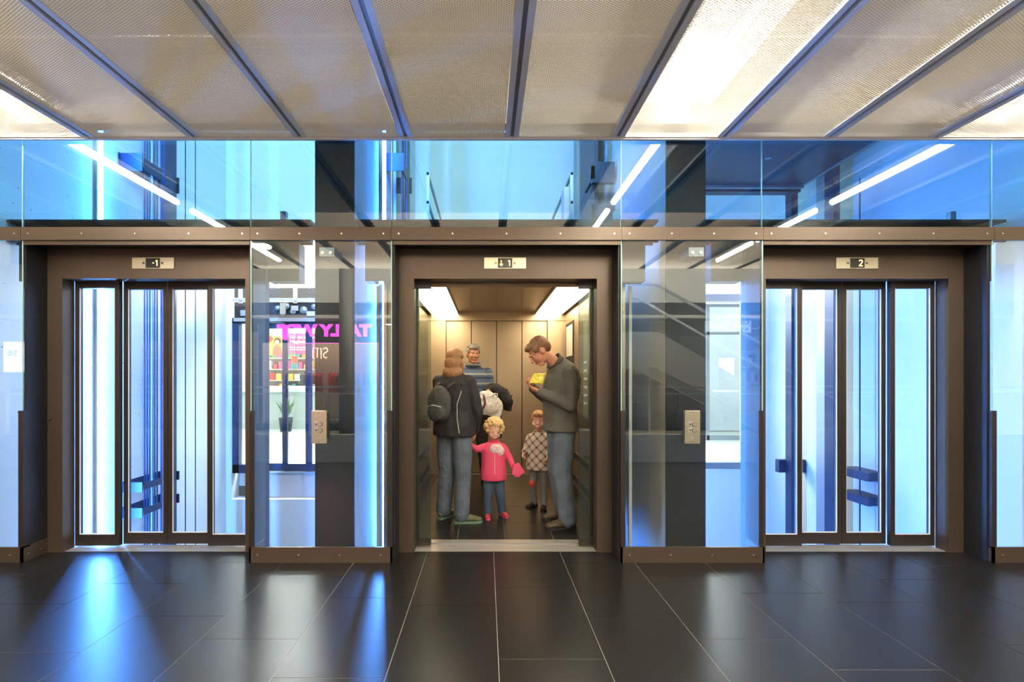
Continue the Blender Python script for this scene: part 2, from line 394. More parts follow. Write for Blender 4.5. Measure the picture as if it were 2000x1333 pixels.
# call panels on the glass
for i, px in enumerate((625.5, 1349.5)):
    x = (px - 949) * YG / F
    t = thing('call_panel', ('steel call button panel on the glass left of the open lift', 'steel call button panel on the glass right of the open lift')[i], 'call panel', (x, YG - .006, .982), 'lift call panels')
    boxes('plate', 'steel_plate', [(-.055, .055, -.022, 0, -.119, .119)], t, bevel=.002)
    boxes('wiring_cover', 'rubber', [(.056, .062, -.012, 0, -.08, .10)], t)
    for k, z in enumerate((.022, -.022)):
        b = boxes('button_plate', 'alu_bright', [(-.030, .028, -.0245, -.021, z - .018, z + .018)], t, bevel=.001)
        bm = bmesh.new(); cyl(bm, (.010, -.0265, z), (.010, -.024, z), .0175, 24); obj('button_ring', bm, 'rubber', b)
        bm = bmesh.new(); cyl(bm, (.010, -.031, z), (.010, -.0235, z), .0145, 24); obj('button', bm, 'steel_plate', b, bevel=.0)
        s = 1 if k == 0 else -1
        bm = bmesh.new(); prism(bm, [(-.025, z - s*.006), (-.012, z - s*.006), (-.0185, z + s*.008)], -.026, -.024); obj('arrow', bm, 'rubber', b)
    bm = bmesh.new(); cyl(bm, (0, -.0245, -.082), (0, -.021, -.082), .012, 20); cyl(bm, (0, -.027, -.082), (0, -.021, -.082), .006, 16); obj('key_switch', bm, 'alu_bright', t)
    for z in (-.104, .104):
        bm = bmesh.new(); cyl(bm, (0, -.0235, z), (0, -.021, z), .003, 10); obj('screw', bm, 'rubber', t)
    # wall anchor hook seen beside each panel
    hx = x + (.075 if i == 0 else -.085)
    bm = bmesh.new(); loft(bm, [(hx, 3.695, 1.02), (hx, 3.712, 1.02)], [.013, .013], None, 16); loft(bm, [(hx, 3.690, 1.02), (hx, 3.696, 1.02)], [.008, .008], None, 16)
    tag(obj('wall_plug', bm, 'rubber'), 'small round dark plug on the black column beside the %s call panel' % ('left', 'right')[i], 'plug')

# ------------------------------------------------------------------ mesh ceiling
XL = [-2.844 + .7576 * k for k in range(-4, 13)]      # rail lines
def mesh_sheet():
    bm = bmesh.new(); Wd = .67; px, py = .024, .0064; ln = 4.1; sw = .0044; a = math.radians(31)
    nx = int(Wd / (px/2)); dy, dz = -sw * math.cos(a), sw * math.sin(a)
    for j in range(int(ln / py)):
        y = -j * py; sgn = 1 if j % 2 else -1; prev = None
        for k in range(nx + 1):
            x = -Wd/2 + k * px/2; yy = y + sgn * (1 if k % 2 else -1) * py * .42
            p = (bm.verts.new((x, yy, 0)), bm.verts.new((x, yy + dy, dz)))
            if prev: bm.faces.new((prev[0], p[0], p[1], prev[1]))
            prev = p
    me = bpy.data.meshes.new('mesh_sheet'); bm.to_mesh(me); bm.free(); me.materials.append(M['mesh_metal']); return me
ms = mesh_sheet(); p0 = None
for k in range(len(XL) - 1):
    x = (XL[k] + XL[k+1]) / 2
    t = thing('ceiling_panel', 'expanded metal mesh ceiling panel, number of panels left of the middle rail: %d' % k, 'ceiling panel', (x, 3.47, ZC), 'expanded metal ceiling panels')
    n = k - 8
    if n <= -5: lab = 'expanded metal ceiling panel far out to the left, beside the left light strip'
    elif n >= 6: lab = 'expanded metal ceiling panel far out to the right, beyond the right light strip'
    else:
        lab = {-4: 'expanded metal ceiling panel left of the one glowing at the left edge', }.get(n, '')
    t['label'] = lab or 'x'
    t['n'] = k
    o = bpy.data.objects.new('mesh_sheet', ms); C.objects.link(o); o.parent = t
    fr = boxes('panel_frame', 'alu', [(-.366, -.331, -4.09, 0, -.004, .022), (.331, .366, -4.09, 0, -.004, .022), (-.331, .331, -.012, 0, -.002, .02)], t)
    r = boxes('ceiling_rail', 'alu_dark', [(XL[k] - .0125, XL[k] + .0125, -.62, 3.47, ZC + .010, ZC + .05)])
    tag(r, 'rail', 'ceiling rail', 'aluminium rails between the ceiling panels'); r['n'] = k
PL = {3: 'mesh ceiling panel glowing under a light tube at the left edge of the photo', 4: 'mesh ceiling panel right beside the glowing one at the left edge', 5: 'mesh ceiling panel above the left lift display, third from the left', 6: 'mesh ceiling panel crossing the top of the left column',
      7: 'mesh ceiling panel left of the open lift centre line', 8: 'mesh ceiling panel over the open lift, right of the middle rail', 9: 'broad white glowing mesh ceiling panel right of the open lift', 10: 'mesh ceiling panel right beside the broad glowing one', 11: 'mesh ceiling panel above the right lift display', 12: 'mesh ceiling panel glowing at the right edge of the photo'}
RL = {4: 'grey ceiling rail ending furthest left at the glass', 5: 'grey ceiling rail ending above the left lift opening', 6: 'grey ceiling rail ending just left of the left black column', 7: 'grey ceiling rail ending just left of the open lift', 8: 'grey ceiling rail ending above the middle of the open lift',
      9: 'grey ceiling rail along the left edge of the broad glowing panel', 10: 'grey ceiling rail along the right edge of the broad glowing panel', 11: 'grey ceiling rail ending above the middle of the right lift', 12: 'grey ceiling rail beside the glow at the right edge'}
for o in list(C.objects):
    if 'n' in o.keys():
        k = o['n']; d = PL if o.name.startswith('ceiling_panel') else RL
        what = 'mesh ceiling panel' if d is PL else 'grey ceiling rail'
        o['label'] = d.get(k) or '%s outside the %s edge of the view, seen only mirrored in the glass' % (what, 'left' if k < 7 else 'right')
        del o['n']
tr = boxes('edge_trim', 'alu', [(-6, 6.3, 3.470, 3.492, ZC - .012, ZC + .035)]); tag(tr, 'long grey aluminium trim along the front edge of the mesh ceiling', 'trim')
struct('ceiling', 'concrete_soffit', [(-8, 8, -.62, 3.5, 3.95, 4.2)])
struct('ceiling_downstand', 'concrete_soffit', [(-8, 8, 2.10, 2.5, 3.62, 3.95)])
struct('ceiling_edge', 'concrete_soffit', [(-8, 8, 3.40, 3.50, 3.13, 3.95)])
# fluorescent battens above the mesh
tl = {-3.22: 'left', 1.33: 'middle right', 3.61: 'right'}
for x in (-3.22, 1.33, 3.61):
    for j, (y0, y1) in enumerate(((2.0, 3.36), (.6, 1.72), (-.5, .45))):
        t = thing('ceiling_light', 'fluorescent light tube above the %s glowing mesh panel, %s' % (tl[x], ('nearest the glass front', 'over the middle of the hall', 'furthest from the glass front')[j]), 'light', (x, y0, 3.17), 'fluorescent tubes above the mesh ceiling')
        boxes('reflector', 'white_paint', [(-.23, .23, -.02 if j else -.02, y1-y0+(.02 if j == 0 else .02), .10, .115), (-.23, -.22, -.02, y1-y0+.02, .06, .10), (.22, .23, -.02, y1-y0+.02, .06, .10)], t)  # wide trough added to spread a bright band over the mesh
        bm = bmesh.new(); cyl(bm, (0, 0, 0), (0, y1-y0, 0), .03, 12); obj('tube', bm, 'tube_warm', t, True)
# thin conduits, and a drum standing for a darker round shape above the mesh
bm = bmesh.new(); cyl(bm, (.25, 1.55, 3.45), (.25, 1.55, 3.94), .62, 48); tag(obj('round_drum', bm, 'grey_wall'), 'big round grey drum above the mesh over the open lift', 'drum')
bm = bmesh.new(); cyl(bm, (-6, 3.2, 3.60), (6, 3.2, 3.60), .012, 8); tag(obj('conduit', bm, 'alu_bright'), 'thin pale conduit running across above the mesh near the glass', 'conduit')
bm = bmesh.new(); cyl(bm, (1.1, 2.62, 3.58), (6, 2.62, 3.58), .014, 8); tag(obj('conduit', bm, 'alu_bright'), 'thin pale conduit above the mesh on the right side', 'conduit')
# ------------------------------------------------------------------ the open cabin in the middle shaft
cab = thing('elevator_cabin', 'open stainless steel lift cabin with two bright ceiling lights and a closed rear door', 'elevator', (.15, 3.9, 0))
yb = 2.86                                     # rear door plane, relative
cf = tiles('cabin_floor', [-3, -2, -1, 0, 1, 2], .09, yb + .02, {0: 4.45 - 3.9, -1: 4.58 - 3.9, 1: 4.0-3.9+.12, -2: .35, 2: .3, -3: .1}, .60, 'tile_cabin', 0, .0018, (-.95, .95), .10, .40, .012)
cf.parent = cab
boxes('cabin_sill', 'alu_bright', [(-.70, .70, .005, .028, -.02, .003), (-.70, .70, .036, .058, -.02, .003), (-.70, .70, .066, .088, -.02, .003), (-.70, .70, 0, .09, -.1, -.012)], cab)
for s in (-1, 1):
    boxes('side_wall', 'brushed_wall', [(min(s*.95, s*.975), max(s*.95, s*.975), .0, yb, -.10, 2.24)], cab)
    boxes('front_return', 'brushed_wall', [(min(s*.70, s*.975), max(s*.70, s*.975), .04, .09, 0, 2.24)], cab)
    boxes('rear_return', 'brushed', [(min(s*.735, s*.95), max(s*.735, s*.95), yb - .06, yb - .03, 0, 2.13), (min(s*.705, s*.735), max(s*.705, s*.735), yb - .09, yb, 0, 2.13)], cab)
    for z in (.40, .12): boxes('bumper_rail', 'dark_wall', [(min(s*.925, s*.95), max(s*.925, s*.95), .2, yb - .1, z - .035, z + .035)], cab)
    r = boxes('wall_joint', 'rubber', [(min(s*.948, s*.9505), max(s*.948, s*.9505), y, y + .006, .2, 2.2) for y in (.9, 1.8)], cab)
    l = boxes('ceiling_light', 'cabin_light', [(min(s*.535, s*.90), max(s*.535, s*.90), .25, yb - .10, 2.225, 2.236)], cab)
    boxes('light_frame', 'alu_bright', [(min(s*.525, s*.535), max(s*.525, s*.535), .24, yb - .09, 2.215, 2.24), (min(s*.90, s*.91), max(s*.90, s*.91), .24, yb - .09, 2.215, 2.24)], l)
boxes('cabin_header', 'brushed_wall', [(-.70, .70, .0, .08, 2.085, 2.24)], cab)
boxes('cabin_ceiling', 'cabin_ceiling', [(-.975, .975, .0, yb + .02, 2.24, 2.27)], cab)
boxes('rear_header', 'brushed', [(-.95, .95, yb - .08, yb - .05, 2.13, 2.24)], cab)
for k in range(4):
    a = -.705 + k * .3525
    d = boxes('rear_door_leaf', 'brushed', [(a + .005, a + .3475, yb - (.012 if k in (1, 2) else .03), yb + .02, .012, 2.13)], cab)
boxes('rear_backing', 'rubber', [(-.74, .74, yb + .021, yb + .03, 0, 2.2)], cab)
boxes('rear_sill', 'alu_bright', [(-.70, .70, yb - .07, yb - .035, -.01, .006)], cab)
b = boxes('notice_board', 'rubber', [(.942, .949, 2.15, 2.70, .95, 2.06)], cab)
boxes('notice_sheet', 'cream', [(.939, .942, 2.20, 2.65, 1.62, 2.02), (.939, .942, 2.20, 2.40, 1.15, 1.52)], b)
p = boxes('control_panel', 'alu_bright', [(.935, .949, 1.25, 1.48, .9, 1.95)], cab)
bm = bmesh.new()
for k in range(6):
    for j in (0, 1): cyl(bm, (.936, 1.32 + .09*j, 1.05 + .09*k), (.928, 1.32 + .09*j, 1.05 + .09*k), .016, 14)
obj('floor_button', bm, 'white_gloss', p)
# roof railing and boxes on top of the cabin
boxes('roof_rail', 'galv', [(-.79, -.76, 1.32, 1.35, 2.27, 3.56), (-.79, -.76, 2.76, 2.79, 2.27, 3.56), (-.79, -.765, 1.32, 2.79, 3.53, 3.56), (-.79, -.765, 1.32, 2.79, 3.22, 3.25), (-.79, -.76, 2.0, 2.03, 2.27, 3.2)], cab)
boxes('roof_rail', 'galv', [(.76, .79, 1.32, 1.35, 2.27, 3.56), (.76, .79, 2.76, 2.79, 2.27, 3.56), (.765, .79, 1.32, 2.79, 3.53, 3.56), (.765, .79, 1.32, 2.79, 3.22, 3.25)], cab)
boxes('control_box', 'alu', [(.70, .79, 1.36, 1.55, 2.27, 3.42)], cab, bevel=.004)

# ------------------------------------------------------------------ the raised cabin in the right shaft
c2 = thing('elevator_cabin', 'raised lift cabin seen from below at the top right, dark blue underside', 'elevator', (2.842, 3.95, 3.62))
boxes('underside', 'navy', [(-.92, .92, .0, 1.80, .0, .02)], c2)
boxes('floor_frame', 'galv', [(-.92, .92, 1.76, 1.82, -.03, .06), (.90, .93, .0, 1.8, -.01, .08), (-.93, -.90, 0, 1.8, -.01, .08), (-.92, .92, 0, .04, -.01, .08)], c2)
boxes('car_wall', 'alu', [(-.93, -.90, 0, 1.8, .08, 2.4), (.90, .93, 0, 1.8, .08, 2.4), (-.90, .90, 1.77, 1.8, .08, 2.4)], c2)
boxes('cross_beam', 'navy', [(-.93, .93, 1.84, 1.96, -.05, .03)], c2)
bm = bmesh.new(); cyl(bm, (.08, 1.05, -.012), (.08, 1.05, .0), .032, 20); o = obj('buffer_plate', bm, 'galv', c2)
bm = bmesh.new(); loft(bm, [(-.55, 1.9, -.06), (-.45, 2.1, -.14), (-.2, 2.3, -.12), (.0, 2.4, -.02)], [.05, .06, .05, .04], None, 12); obj('cable_loop', bm, 'galv', c2, True)

# ------------------------------------------------------------------ ropes, rails and brackets in the shafts
def rail(x0, x1, y0, y1, lab, m='navy', cat='guide rail', nm='guide_rail'):
    return tag(boxes(nm, m, [(x0, x1, y0, y1, Z0 + .2, Z1 - .6)]), lab, cat)
for i, x in ((0, -3.5), (1, -.86)):
    s = ('left', 'middle')[i]
    rail(x - .05, x, 5.27, 5.47, 'broad dark blue guide rail on the left wall of the %s shaft' % s)
    rail(x - .14, x - .11, 5.22, 5.25, 'thin bright guide rail edge beside the dark rail in the %s shaft' % s, 'galv')
    for k in range(6):
        y = 4.955 + .038 * k
        bm = bmesh.new(); cyl(bm, (x, y, Z0 + .3), (x, y, Z1 - 1), .0075, 8)
        tag(obj('hoist_rope', bm, 'navy' if k != 3 else 'galv', smooth=True), 'dark vertical steel rope in the bundle on the left wall of the %s shaft' % s, 'rope', 'hoist ropes of the %s shaft' % s)
    for z, w2 in ((3.52, .09), (.23, .05), (-.03, .05)) if i == 0 else ((3.52, .09),):
        bm = bmesh.new()
        bx(bm, x - .20, x - .19, 4.86, 5.56, z - w2, z + w2); bx(bm, x - .20, x + .03, 4.88, 4.89, z - w2, z + w2); bx(bm, x - .2, x + .02, 5.48, 5.49, z - w2, z + w2)
        bx(bm, x + .008, x + .014, 4.93, 5.2, z - w2*.7, z + w2*.7)
        tag(obj('rail_bracket', bm, 'navy'), {3.52: 'dark steel rail bracket high in the %s shaft' % s, .23: 'upper of the two dark brackets low in the left shaft', -.03: 'lower of the two dark brackets low in the left shaft'}[z], 'bracket')
for y in (5.79, 5.99):
    bm = bmesh.new(); cyl(bm, (-3.60, y, Z0 + .3), (-3.60, y, Z1 - 1), .006, 8)
    tag(obj('steel_cable', bm, 'navy'), 'thin lone steel cable in the left shaft, the %s of two' % ('left' if y < 5.9 else 'right'), 'cable')
rail(1.20, 1.26, 6.35, 6.6, 'pale guide rail on the right side of the middle shaft, deepest of its row', 'galv')
rail(1.22, 1.29, 5.60, 6.25, 'wide dark blue rail on the right side of the middle shaft')
rail(1.18, 1.22, 5.25, 5.42, 'narrow dark blue rail on the right side of the middle shaft, nearest the glass')
for z in (3.5, 3.05):
    tag(boxes('rail_bracket', 'navy', [(1.12, 1.36, 5.1, 5.16, z - .1, z + .12), (1.12, 1.15, 5.1, 5.5, z - .06, z + .08)]), '%s dark bracket on the rails right of the raised wall of the middle shaft' % ('upper' if z > 3.2 else 'lower'), 'bracket')
rail(3.80, 3.86, 5.42, 5.56, 'steel blue guide rail behind the second glass leaf of the right lift', 'galv')
rail(3.79, 3.86, 5.27, 5.41, 'dark blue guide rail behind the second glass leaf of the right lift')
rail(3.78, 3.86, 5.98, 6.10, 'dark guide rail behind the first glass leaf of the right lift')
bm = bmesh.new(); cyl(bm, (3.86, 4.99, Z0 + .3), (3.86, 4.99, 3.4), .007, 8); tag(obj('steel_cable', bm, 'navy'), 'thin steel cable behind the third glass leaf of the right lift', 'cable')
for z in (.33, .08):
    tag(boxes('rail_bracket', 'navy', [(3.86, 4.04, 4.9, 5.26, z - .045, z + .045), (3.84, 3.87, 4.85, 5.2, z - .035, z + .045)]), '%s dark bracket behind the third glass leaf of the right lift' % ('upper' if z > .2 else 'lower'), 'bracket')
tag(boxes('rail_bracket', 'navy', [(3.70, 4.04, 6.1, 6.18, .14, .30)]), 'dark square bracket behind the first glass leaf of the right lift', 'bracket')
for x, lab in ((-.885, 'left'), (1.185, 'right')):
    tag(boxes('corner_post', 'alu', [(x - .012, x + .012, 3.96, 3.985, -.05, 2.09)]), 'slender metal post behind the glass just %s of the open lift' % lab, 'post')

# ------------------------------------------------------------------ rear landing doors
def rear_doors(cx, z0, lab, xl=None, m='navy'):
    t = thing('rear_door', lab, 'elevator door', (cx, YB, z0))
    y0, y1 = .03, .075
    for k in range(4):
        a = -.70 + .35 * k
        yy = .03 if k in (1, 2) else .07
        d = boxes('door_leaf', m, [(a, a + .045, yy, yy + .035, 0, 2.13), (a + .305, a + .35, yy, yy + .035, 0, 2.13), (a + .045, a + .305, yy, yy + .035, 0, .10), (a + .045, a + .305, yy, yy + .035, 2.05, 2.13)], t)
        boxes('glazing', 'glass_door', [(a + .045, a + .305, yy + .014, yy + .022, .10, 2.05)], d)
    if xl is not None:
        boxes('side_light_frame', m, [(xl - cx, xl - cx + .09, .02, .12, -.03, 2.2), (-.75, -.70, .02, .12, -.03, 2.2), (xl - cx, -.70, .02, .12, -.03, .09), (xl - cx, -.7, .02, .12, 2.12, 2.2)], t)
        boxes('side_light', 'glass_door', [(xl - cx + .09, -.75, .06, .07, .09, 2.12)], t)
    boxes('door_frame', m, [(.70, .80, .02, .14, -.03, 2.2)], t)
    boxes('door_apron', 'alu', [(-.85, .85, -.01, .005, -.36, -.03)], t)
    boxes('rear_sill', 'galv', [(-.85, .85, -.04, .12, -.035, -.005)], t)
    op = boxes('door_operator', 'black_steel', [(-1.05, 1.0, .0, .05, 2.13, 2.42)], t)
    boxes('track', 'galv', [(-1.05, 1.0, -.05, .0, 2.43, 2.46), (-1.05, 1.0, -.02, .0, 2.14, 2.19), (-.95, -.6, -.03, 0, 2.22, 2.30)], op)
    bm = bmesh.new()
    for j, (x, z, r) in enumerate(((-.42, 2.33, .035), (-.30, 2.36, .05), (-.20, 2.28, .04), (-.05, 2.30, .055), (.10, 2.35, .04), (.16, 2.27, .05), (-.35, 2.25, .03), (.28, 2.33, .035))):
        cyl(bm, (x, -.035, z), (x, 0, z), r, 18)
    obj('roller', bm, 'galv', op, True)
    boxes('lock_plate', 'alu_bright', [(-.38, -.30, -.045, -.02, 2.24, 2.40), (-.22, -.12, -.05, -.02, 2.29, 2.36), (.0, .12, -.05, -.02, 2.22, 2.28)], op)
    boxes('mounting_bar', 'black_steel', [(-1.05, 1.0, .0, .04, 2.48, 2.62)], t)
    boxes('mounting_strap', 'alu', [(x, x + .055, -.025, .0, 2.40, 2.66) for x in (-.98, -.62, -.2, .12, .55)], t)
    return t
rear_doors(CX[0], 0, 'dark framed glazed rear door of the left lift shaft with its roller gear on top', OP[0][0])
t = thing('rear_opening_frame', 'pale green grey frame round the bright rear opening of the right shaft', 'frame', (2.84, YB, .13))
boxes('sill_bar', 'galv', [(-.88, .88, -.02, .16, -.08, .0)], t)
boxes('head_bar', 'galv', [(-.88, .88, -.02, .10, 2.30, 2.40)], t)

# hall behind the lifts
struct('floor_rear', 'mall_floor', [(-11, 11, YB + .2, 17, -.25, -.02)])
struct('wall_rear', 'white_paint', [(-11, 11, 16.5, 16.7, 0, 5)])
emis('ceiling_glow', (.93, .97, 1), 1.7)
struct('glow_ceiling', 'ceiling_glow', [(-11, 11, YB + .2, 16.7, 5.0, 5.05)])  # glowing ceiling added to light the hall and whiten its view
struct('wall_rear_side', 'white_paint', [(-11, -10.9, 7.1, 16.5, 0, 5), (10.9, 11, 7.1, 16.5, 0, 5), (.2, 1.2, 7.1, 16.5, 0, 5)])
def V(px, py, Y): return Vector(((px - 949) * Y / F, Y, 1.34 + (738 - py) * Y / F))
ct = thing('shop_counter', 'long white shop counter seen through the rear door of the left lift', 'counter', (-5.4, 13.0, -.02))
boxes('counter_top', 'white_gloss', [(-1.9, 1.5, -.35, .4, .98, 1.13)], ct, bevel=.01)
boxes('counter_body', 'mall_floor', [(-1.8, 1.4, -.25, .35, 0, .98)], ct)
mat('leaf', (.06, .18, .03), .6)
pl = thing('potted_plant', 'small green plant in front of the white shop counter', 'plant', (-5.05, 12.2, -.02))
bm = bmesh.new(); loft(bm, [(0, 0, 0), (0, 0, .35)], [.13, .17], None, 18); obj('pot', bm, 'dark_wall', pl, True)
bm = bmesh.new()
for k in range(60):
    a = R.uniform(0, 2*PI); r = R.uniform(.05, .28); h = R.uniform(.1, .5)
    c = Vector((0, 0, .33)); e = Vector((r*math.cos(a), r*math.sin(a), .35 + h)); s = Vector((-math.sin(a), math.cos(a), 0)) * .035; m_ = (c + e)/2 + Vector((0, 0, .05))
    v = [bm.verts.new(p) for p in (c, m_ - s, e, m_ + s)]; bm.faces.new(v)
obj('foliage', bm, 'leaf', pl)
mat('poster_yellow', (.75, .72, .05), .5); mat('poster_red', (.75, .08, .05), .5); mat('poster_purple', (.28, .06, .16), .5)
mat('skin_print', (.75, .45, .32), .6); mat('hair_print', (.10, .03, .03), .6); mat('white_print', (.9, .9, .9), .5); mat('green_print', (.45, .62, .05), .5)
Yp = 13.6
a = V(516, 694, Yp); b = V(556, 653, Yp)
t = thing('poster', 'yellow shop poster with a red round badge and a dark-haired person in pink', 'poster', ((a.x+b.x)/2, Yp, (a.z+b.z)/2), 'posters over the shop counter'); hx = (b.x-a.x)/2; hz = (b.z-a.z)/2
boxes('board', 'poster_yellow', [(-hx, hx, 0, .03, -hz, hz)], t)
boxes('side_stripe', 'green_print', [(hx*.75, hx, -.004, 0, -hz, hz)], t)
bm = bmesh.new(); cyl(bm, (-hx*.45, -.012, hz*.55), (-hx*.45, 0, hz*.55), .09, 24); obj('badge', bm, 'poster_red', t)
bm = bmesh.new(); prism(bm, [(-.06, -hz), (.22, -hz), (.2, -.08), (.08, .02), (-.02, -.06)], -.006, 0); obj('printed_figure', bm, 'poster_red', t)
bm = bmesh.new(); cyl(bm, (.09, -.012, .1), (.09, 0, .1), .10, 20); obj('printed_hair', bm, 'hair_print', t)
bm = bmesh.new(); cyl(bm, (.08, -.018, .07), (.08, 0, .07), .06, 20); obj('printed_face', bm, 'skin_print', t)
a = V(562, 692, Yp); b = V(622, 652, Yp)
t = thing('poster', 'dark purple shop poster with white German text', 'poster', ((a.x+b.x)/2, Yp, (a.z+b.z)/2), 'posters over the shop counter'); hx = (b.x-a.x)/2; hz = (b.z-a.z)/2
boxes('board', 'poster_purple', [(-hx, hx, 0, .03, -hz, hz)], t)
text('headline', 'Für die Super-\nMitglieder.', 'white_print', t, (-hx + .06, -.006, .12), .125, .002, align='LEFT')
text('small_print', 'Mit der Sammelkarte\nnoch mehr sparen', 'white_print', t, (-hx + .06, -.006, -.13), .06, .002, align='LEFT')
t = thing('hanging_sign', 'small orange red sign hanging over the shop counter', 'sign', V(575, 703, 13.2))
boxes('board', 'poster_red', [(-.09, .09, -.01, .01, -.1, .1)], t, bevel=.005)
# shelves with goods behind the counter
sh = thing('shop_shelf', 'tall lit shop shelf behind the white counter', 'shelf', (-5.6, 15.2, -.02))
boxes('shelf_frame', 'cream', [(-1.7, 1.9, .35, .4, 0, 2.4)] + [(-1.7, 1.9, 0, .36, z, z + .03) for z in (.9, 1.25, 1.6, 1.95, 2.37)], sh)
cols = []
for nm, c in (('red', (.6, .06, .04)), ('yellow', (.85, .62, .12)), ('green', (.12, .32, .12)), ('white', (.8, .8, .75)), ('orange', (.8, .30, .05)), ('teal', (.1, .35, .36)), ('pink', (.7, .1, .28)), ('black', (.03, .03, .03))):
    mat('pack_' + nm, c, .5); cols.append(nm)
for nm_ in [o for o in C.objects if o.name.split('.')[0] == 'poster']:
    boxes('hanging_wire', 'alu', [(x, x + .006, .01, .016, .2, 5.0 - nm_.location.z) for x in (-.25, .25)], nm_)
boxes('hanging_wire', 'alu', [(-.003, .003, -.003, .003, .09, 5.0 - t.location.z)], t)
rn = {.93: 'lowest', 1.28: 'second', 1.63: 'third', 1.98: 'top'}
for z in (.93, 1.28, 1.63, 1.98):
    x = -7.25; n = 0
    while x < -3.8:
        wd = R.uniform(.10, .24); h = R.uniform(.12, .27); c = R.choice(cols)
        o = boxes('product_box', 'pack_' + c, [(-wd/2, wd/2, 0, .2, 0, h)], bevel=.006); o.location = (x + wd/2, 15.25, z - .02)
        tag(o, '%s goods box on the %s shelf behind the shop counter' % (c, rn[z]), 'box', 'goods on the shop shelf')
        x += wd + R.uniform(.01, .06)
for k in range(3):
    t = boxes('shop_lamp', 'shop_light', [(-.5, .5, -.06, .06, -.03, 0), (-.4, -.394, -.003, .003, 0, 1.9), (.4, .406, -.003, .003, 0, 1.9)]); t.location = (-6.4 + k*1.4, 12.6, 3.1)
    tag(t, 'bright lamp strip hanging over the shop counter behind the left lift', 'light', 'lamps over the shop counter')
# right part of the rear hall: bright glass doors, a stair handrail
gd = thing('glass_door', 'bright glazed hall doors behind the right lift shaft', 'door', (4.5, 10.5, -.02))
boxes('door_frame', 'galv', [(x, x + .06, 0, .06, 0, 2.9) for x in (-1.5, -.6, .3, 1.2, 2.1, 3.0)] + [(-1.5, 3.06, 0, .06, 2.3, 2.36), (-1.5, 3.06, 0, .06, 2.9, 2.96), (-1.5, 3.06, 0, .06, 0, .1)], gd)
boxes('glazing', 'glass_door', [(-1.44, 3.0, .025, .035, .1, 2.9)], gd)
boxes('push_bar', 'alu', [(x, x + .7, -.06, -.03, 1.05, 1.09) for x in (-1.4, -.5, .4, 1.3, 2.2)], gd)
struct('wall_rear_bright', 'white_paint', [(2.5, 9, 12.2, 12.4, 0, 5)])
# ------------------------------------------------------------------ the mall behind the camera, mirrored in the glass
def Mr(px, py, Yv): return Vector(((px - 949) * Yv / F, 2 * YG - Yv, 1.34 + (738 - py) * Yv / F))
struct('floor_atrium', 'mall_floor', [(-14, 14, -7.2, -.62, -3.9, -3.7)])
struct('floor_edge', 'grey_wall', [(-14, 14, -.74, -.63, -.6, 0)])
struct('floor_mall', 'tile', [(-14, 14, -12, -7.0, -.2, 0)])
struct('wall_atrium', 'warm_wall', [(-14, 14, -7.15, -7.0, -3.7, -.2), (-14, -13.8, -7, 3, -3.7, 8), (13.8, 14, -7, 3, -3.7, 8)])
struct('ceiling_mall', 'dark_wall', [(-14, 14, -12, -5.6, 2.98, 3.3)])
struct('wall_shop', 'warm_wall', [(-14, 14, -12.2, -12, 0, 3)])
struct('trim_1', 'grey_wall', [(-14, 14, -5.75, -5.6, 2.9, 4.3)])
struct('wall_upper', 'warm_wall', [(-14, 14, -9, -8.8, 4.3, 8)])
bl = thing('balustrade', 'low grey balustrade with two handrails, mirrored across the glass', 'railing', (0, -.60, 0))
boxes('parapet', 'grey_wall', [(-13, 13, -.06, -.02, 0, .44)], bl)
boxes('handrail', 'alu', [(-13, 13, -.07, -.03, 1.17, 1.205)], bl)
boxes('mid_rail', 'alu', [(-13, 13, -.06, -.04, 1.07, 1.095)], bl)
boxes('baluster', 'alu', [(x - .01, x + .01, -.055, -.035, .44, 1.18) for x in (-10, -7.6, -5.2, -2.8, 2.6, 5.0, 7.4, 9.8)], bl)
boxes('infill_pane', 'glass_clear', [(-13, 13, -.052, -.046, .44, 1.08)], bl)
# fashion shop with its magenta sign
sf = thing('fashion_shop', 'fashion shop front with a magenta TALLY WEiJL sign, mirrored in the left glass screen', 'shop', (-4.7, -7.05, 0))
boxes('sign_board', 'black_steel', [(-1.9, 1.7, 0, .06, 2.35, 2.98)], sf)
text('sign_lettering', 'TALLY WEiJL', 'magenta', sf, (-.06, .08, 2.69), .45, .02, rot=(PI/2, 0, PI), bold=.024, sx=1.12)
boxes('shop_frame', 'black_steel', [(-1.9, -1.8, 0, .06, 0, 2.35), (1.6, 1.7, 0, .06, 0, 2.35)], sf)
boxes('back_wall', 'warm_wall', [(-1.9, 1.9, -2.6, -2.5, 0, 2.9)], sf)
boxes('side_partition', 'white_paint', [(1.7, 1.76, -2.5, 0, 0, 2.9), (-1.95, -1.9, -2.5, 0, 0, 2.9)], sf)
boxes('ceiling_lamp', 'shop_light', [(-1.4, 1.4, -1.3, -1.0, 2.80, 2.84), (-1.4, 1.4, -2.2, -1.9, 2.80, 2.84)], sf)
boxes('pink_light_strip', 'magenta', [(-1.6, 1.5, -.3, -.26, 2.40, 2.43), (-1.2, 1.2, -1.6, -1.56, 2.45, 2.48)], sf)
bm = bmesh.new()
def path_pts(pl, step):
    out = []
    for a, b in zip(pl, pl[1:]):
        a, b = Vector((*a, 0)), Vector((*b, 0)); n = max(1, int((b-a).length/step))
        out += [a.lerp(b, i/n) for i in range(n)]
    return out
S_ = [(.26, .42), (.18, .48), (.08, .44), (.06, .34), (.14, .27), (.24, .2), (.25, .08), (.15, .0), (.04, .05)]
m_ = [(.36, 0), (.36, .42), (.40, .46), (.50, .46), (.54, .40), (.54, 0)]; m2_ = [(.54, .40), (.60, .46), (.70, .46), (.74, .40), (.74, 0)]
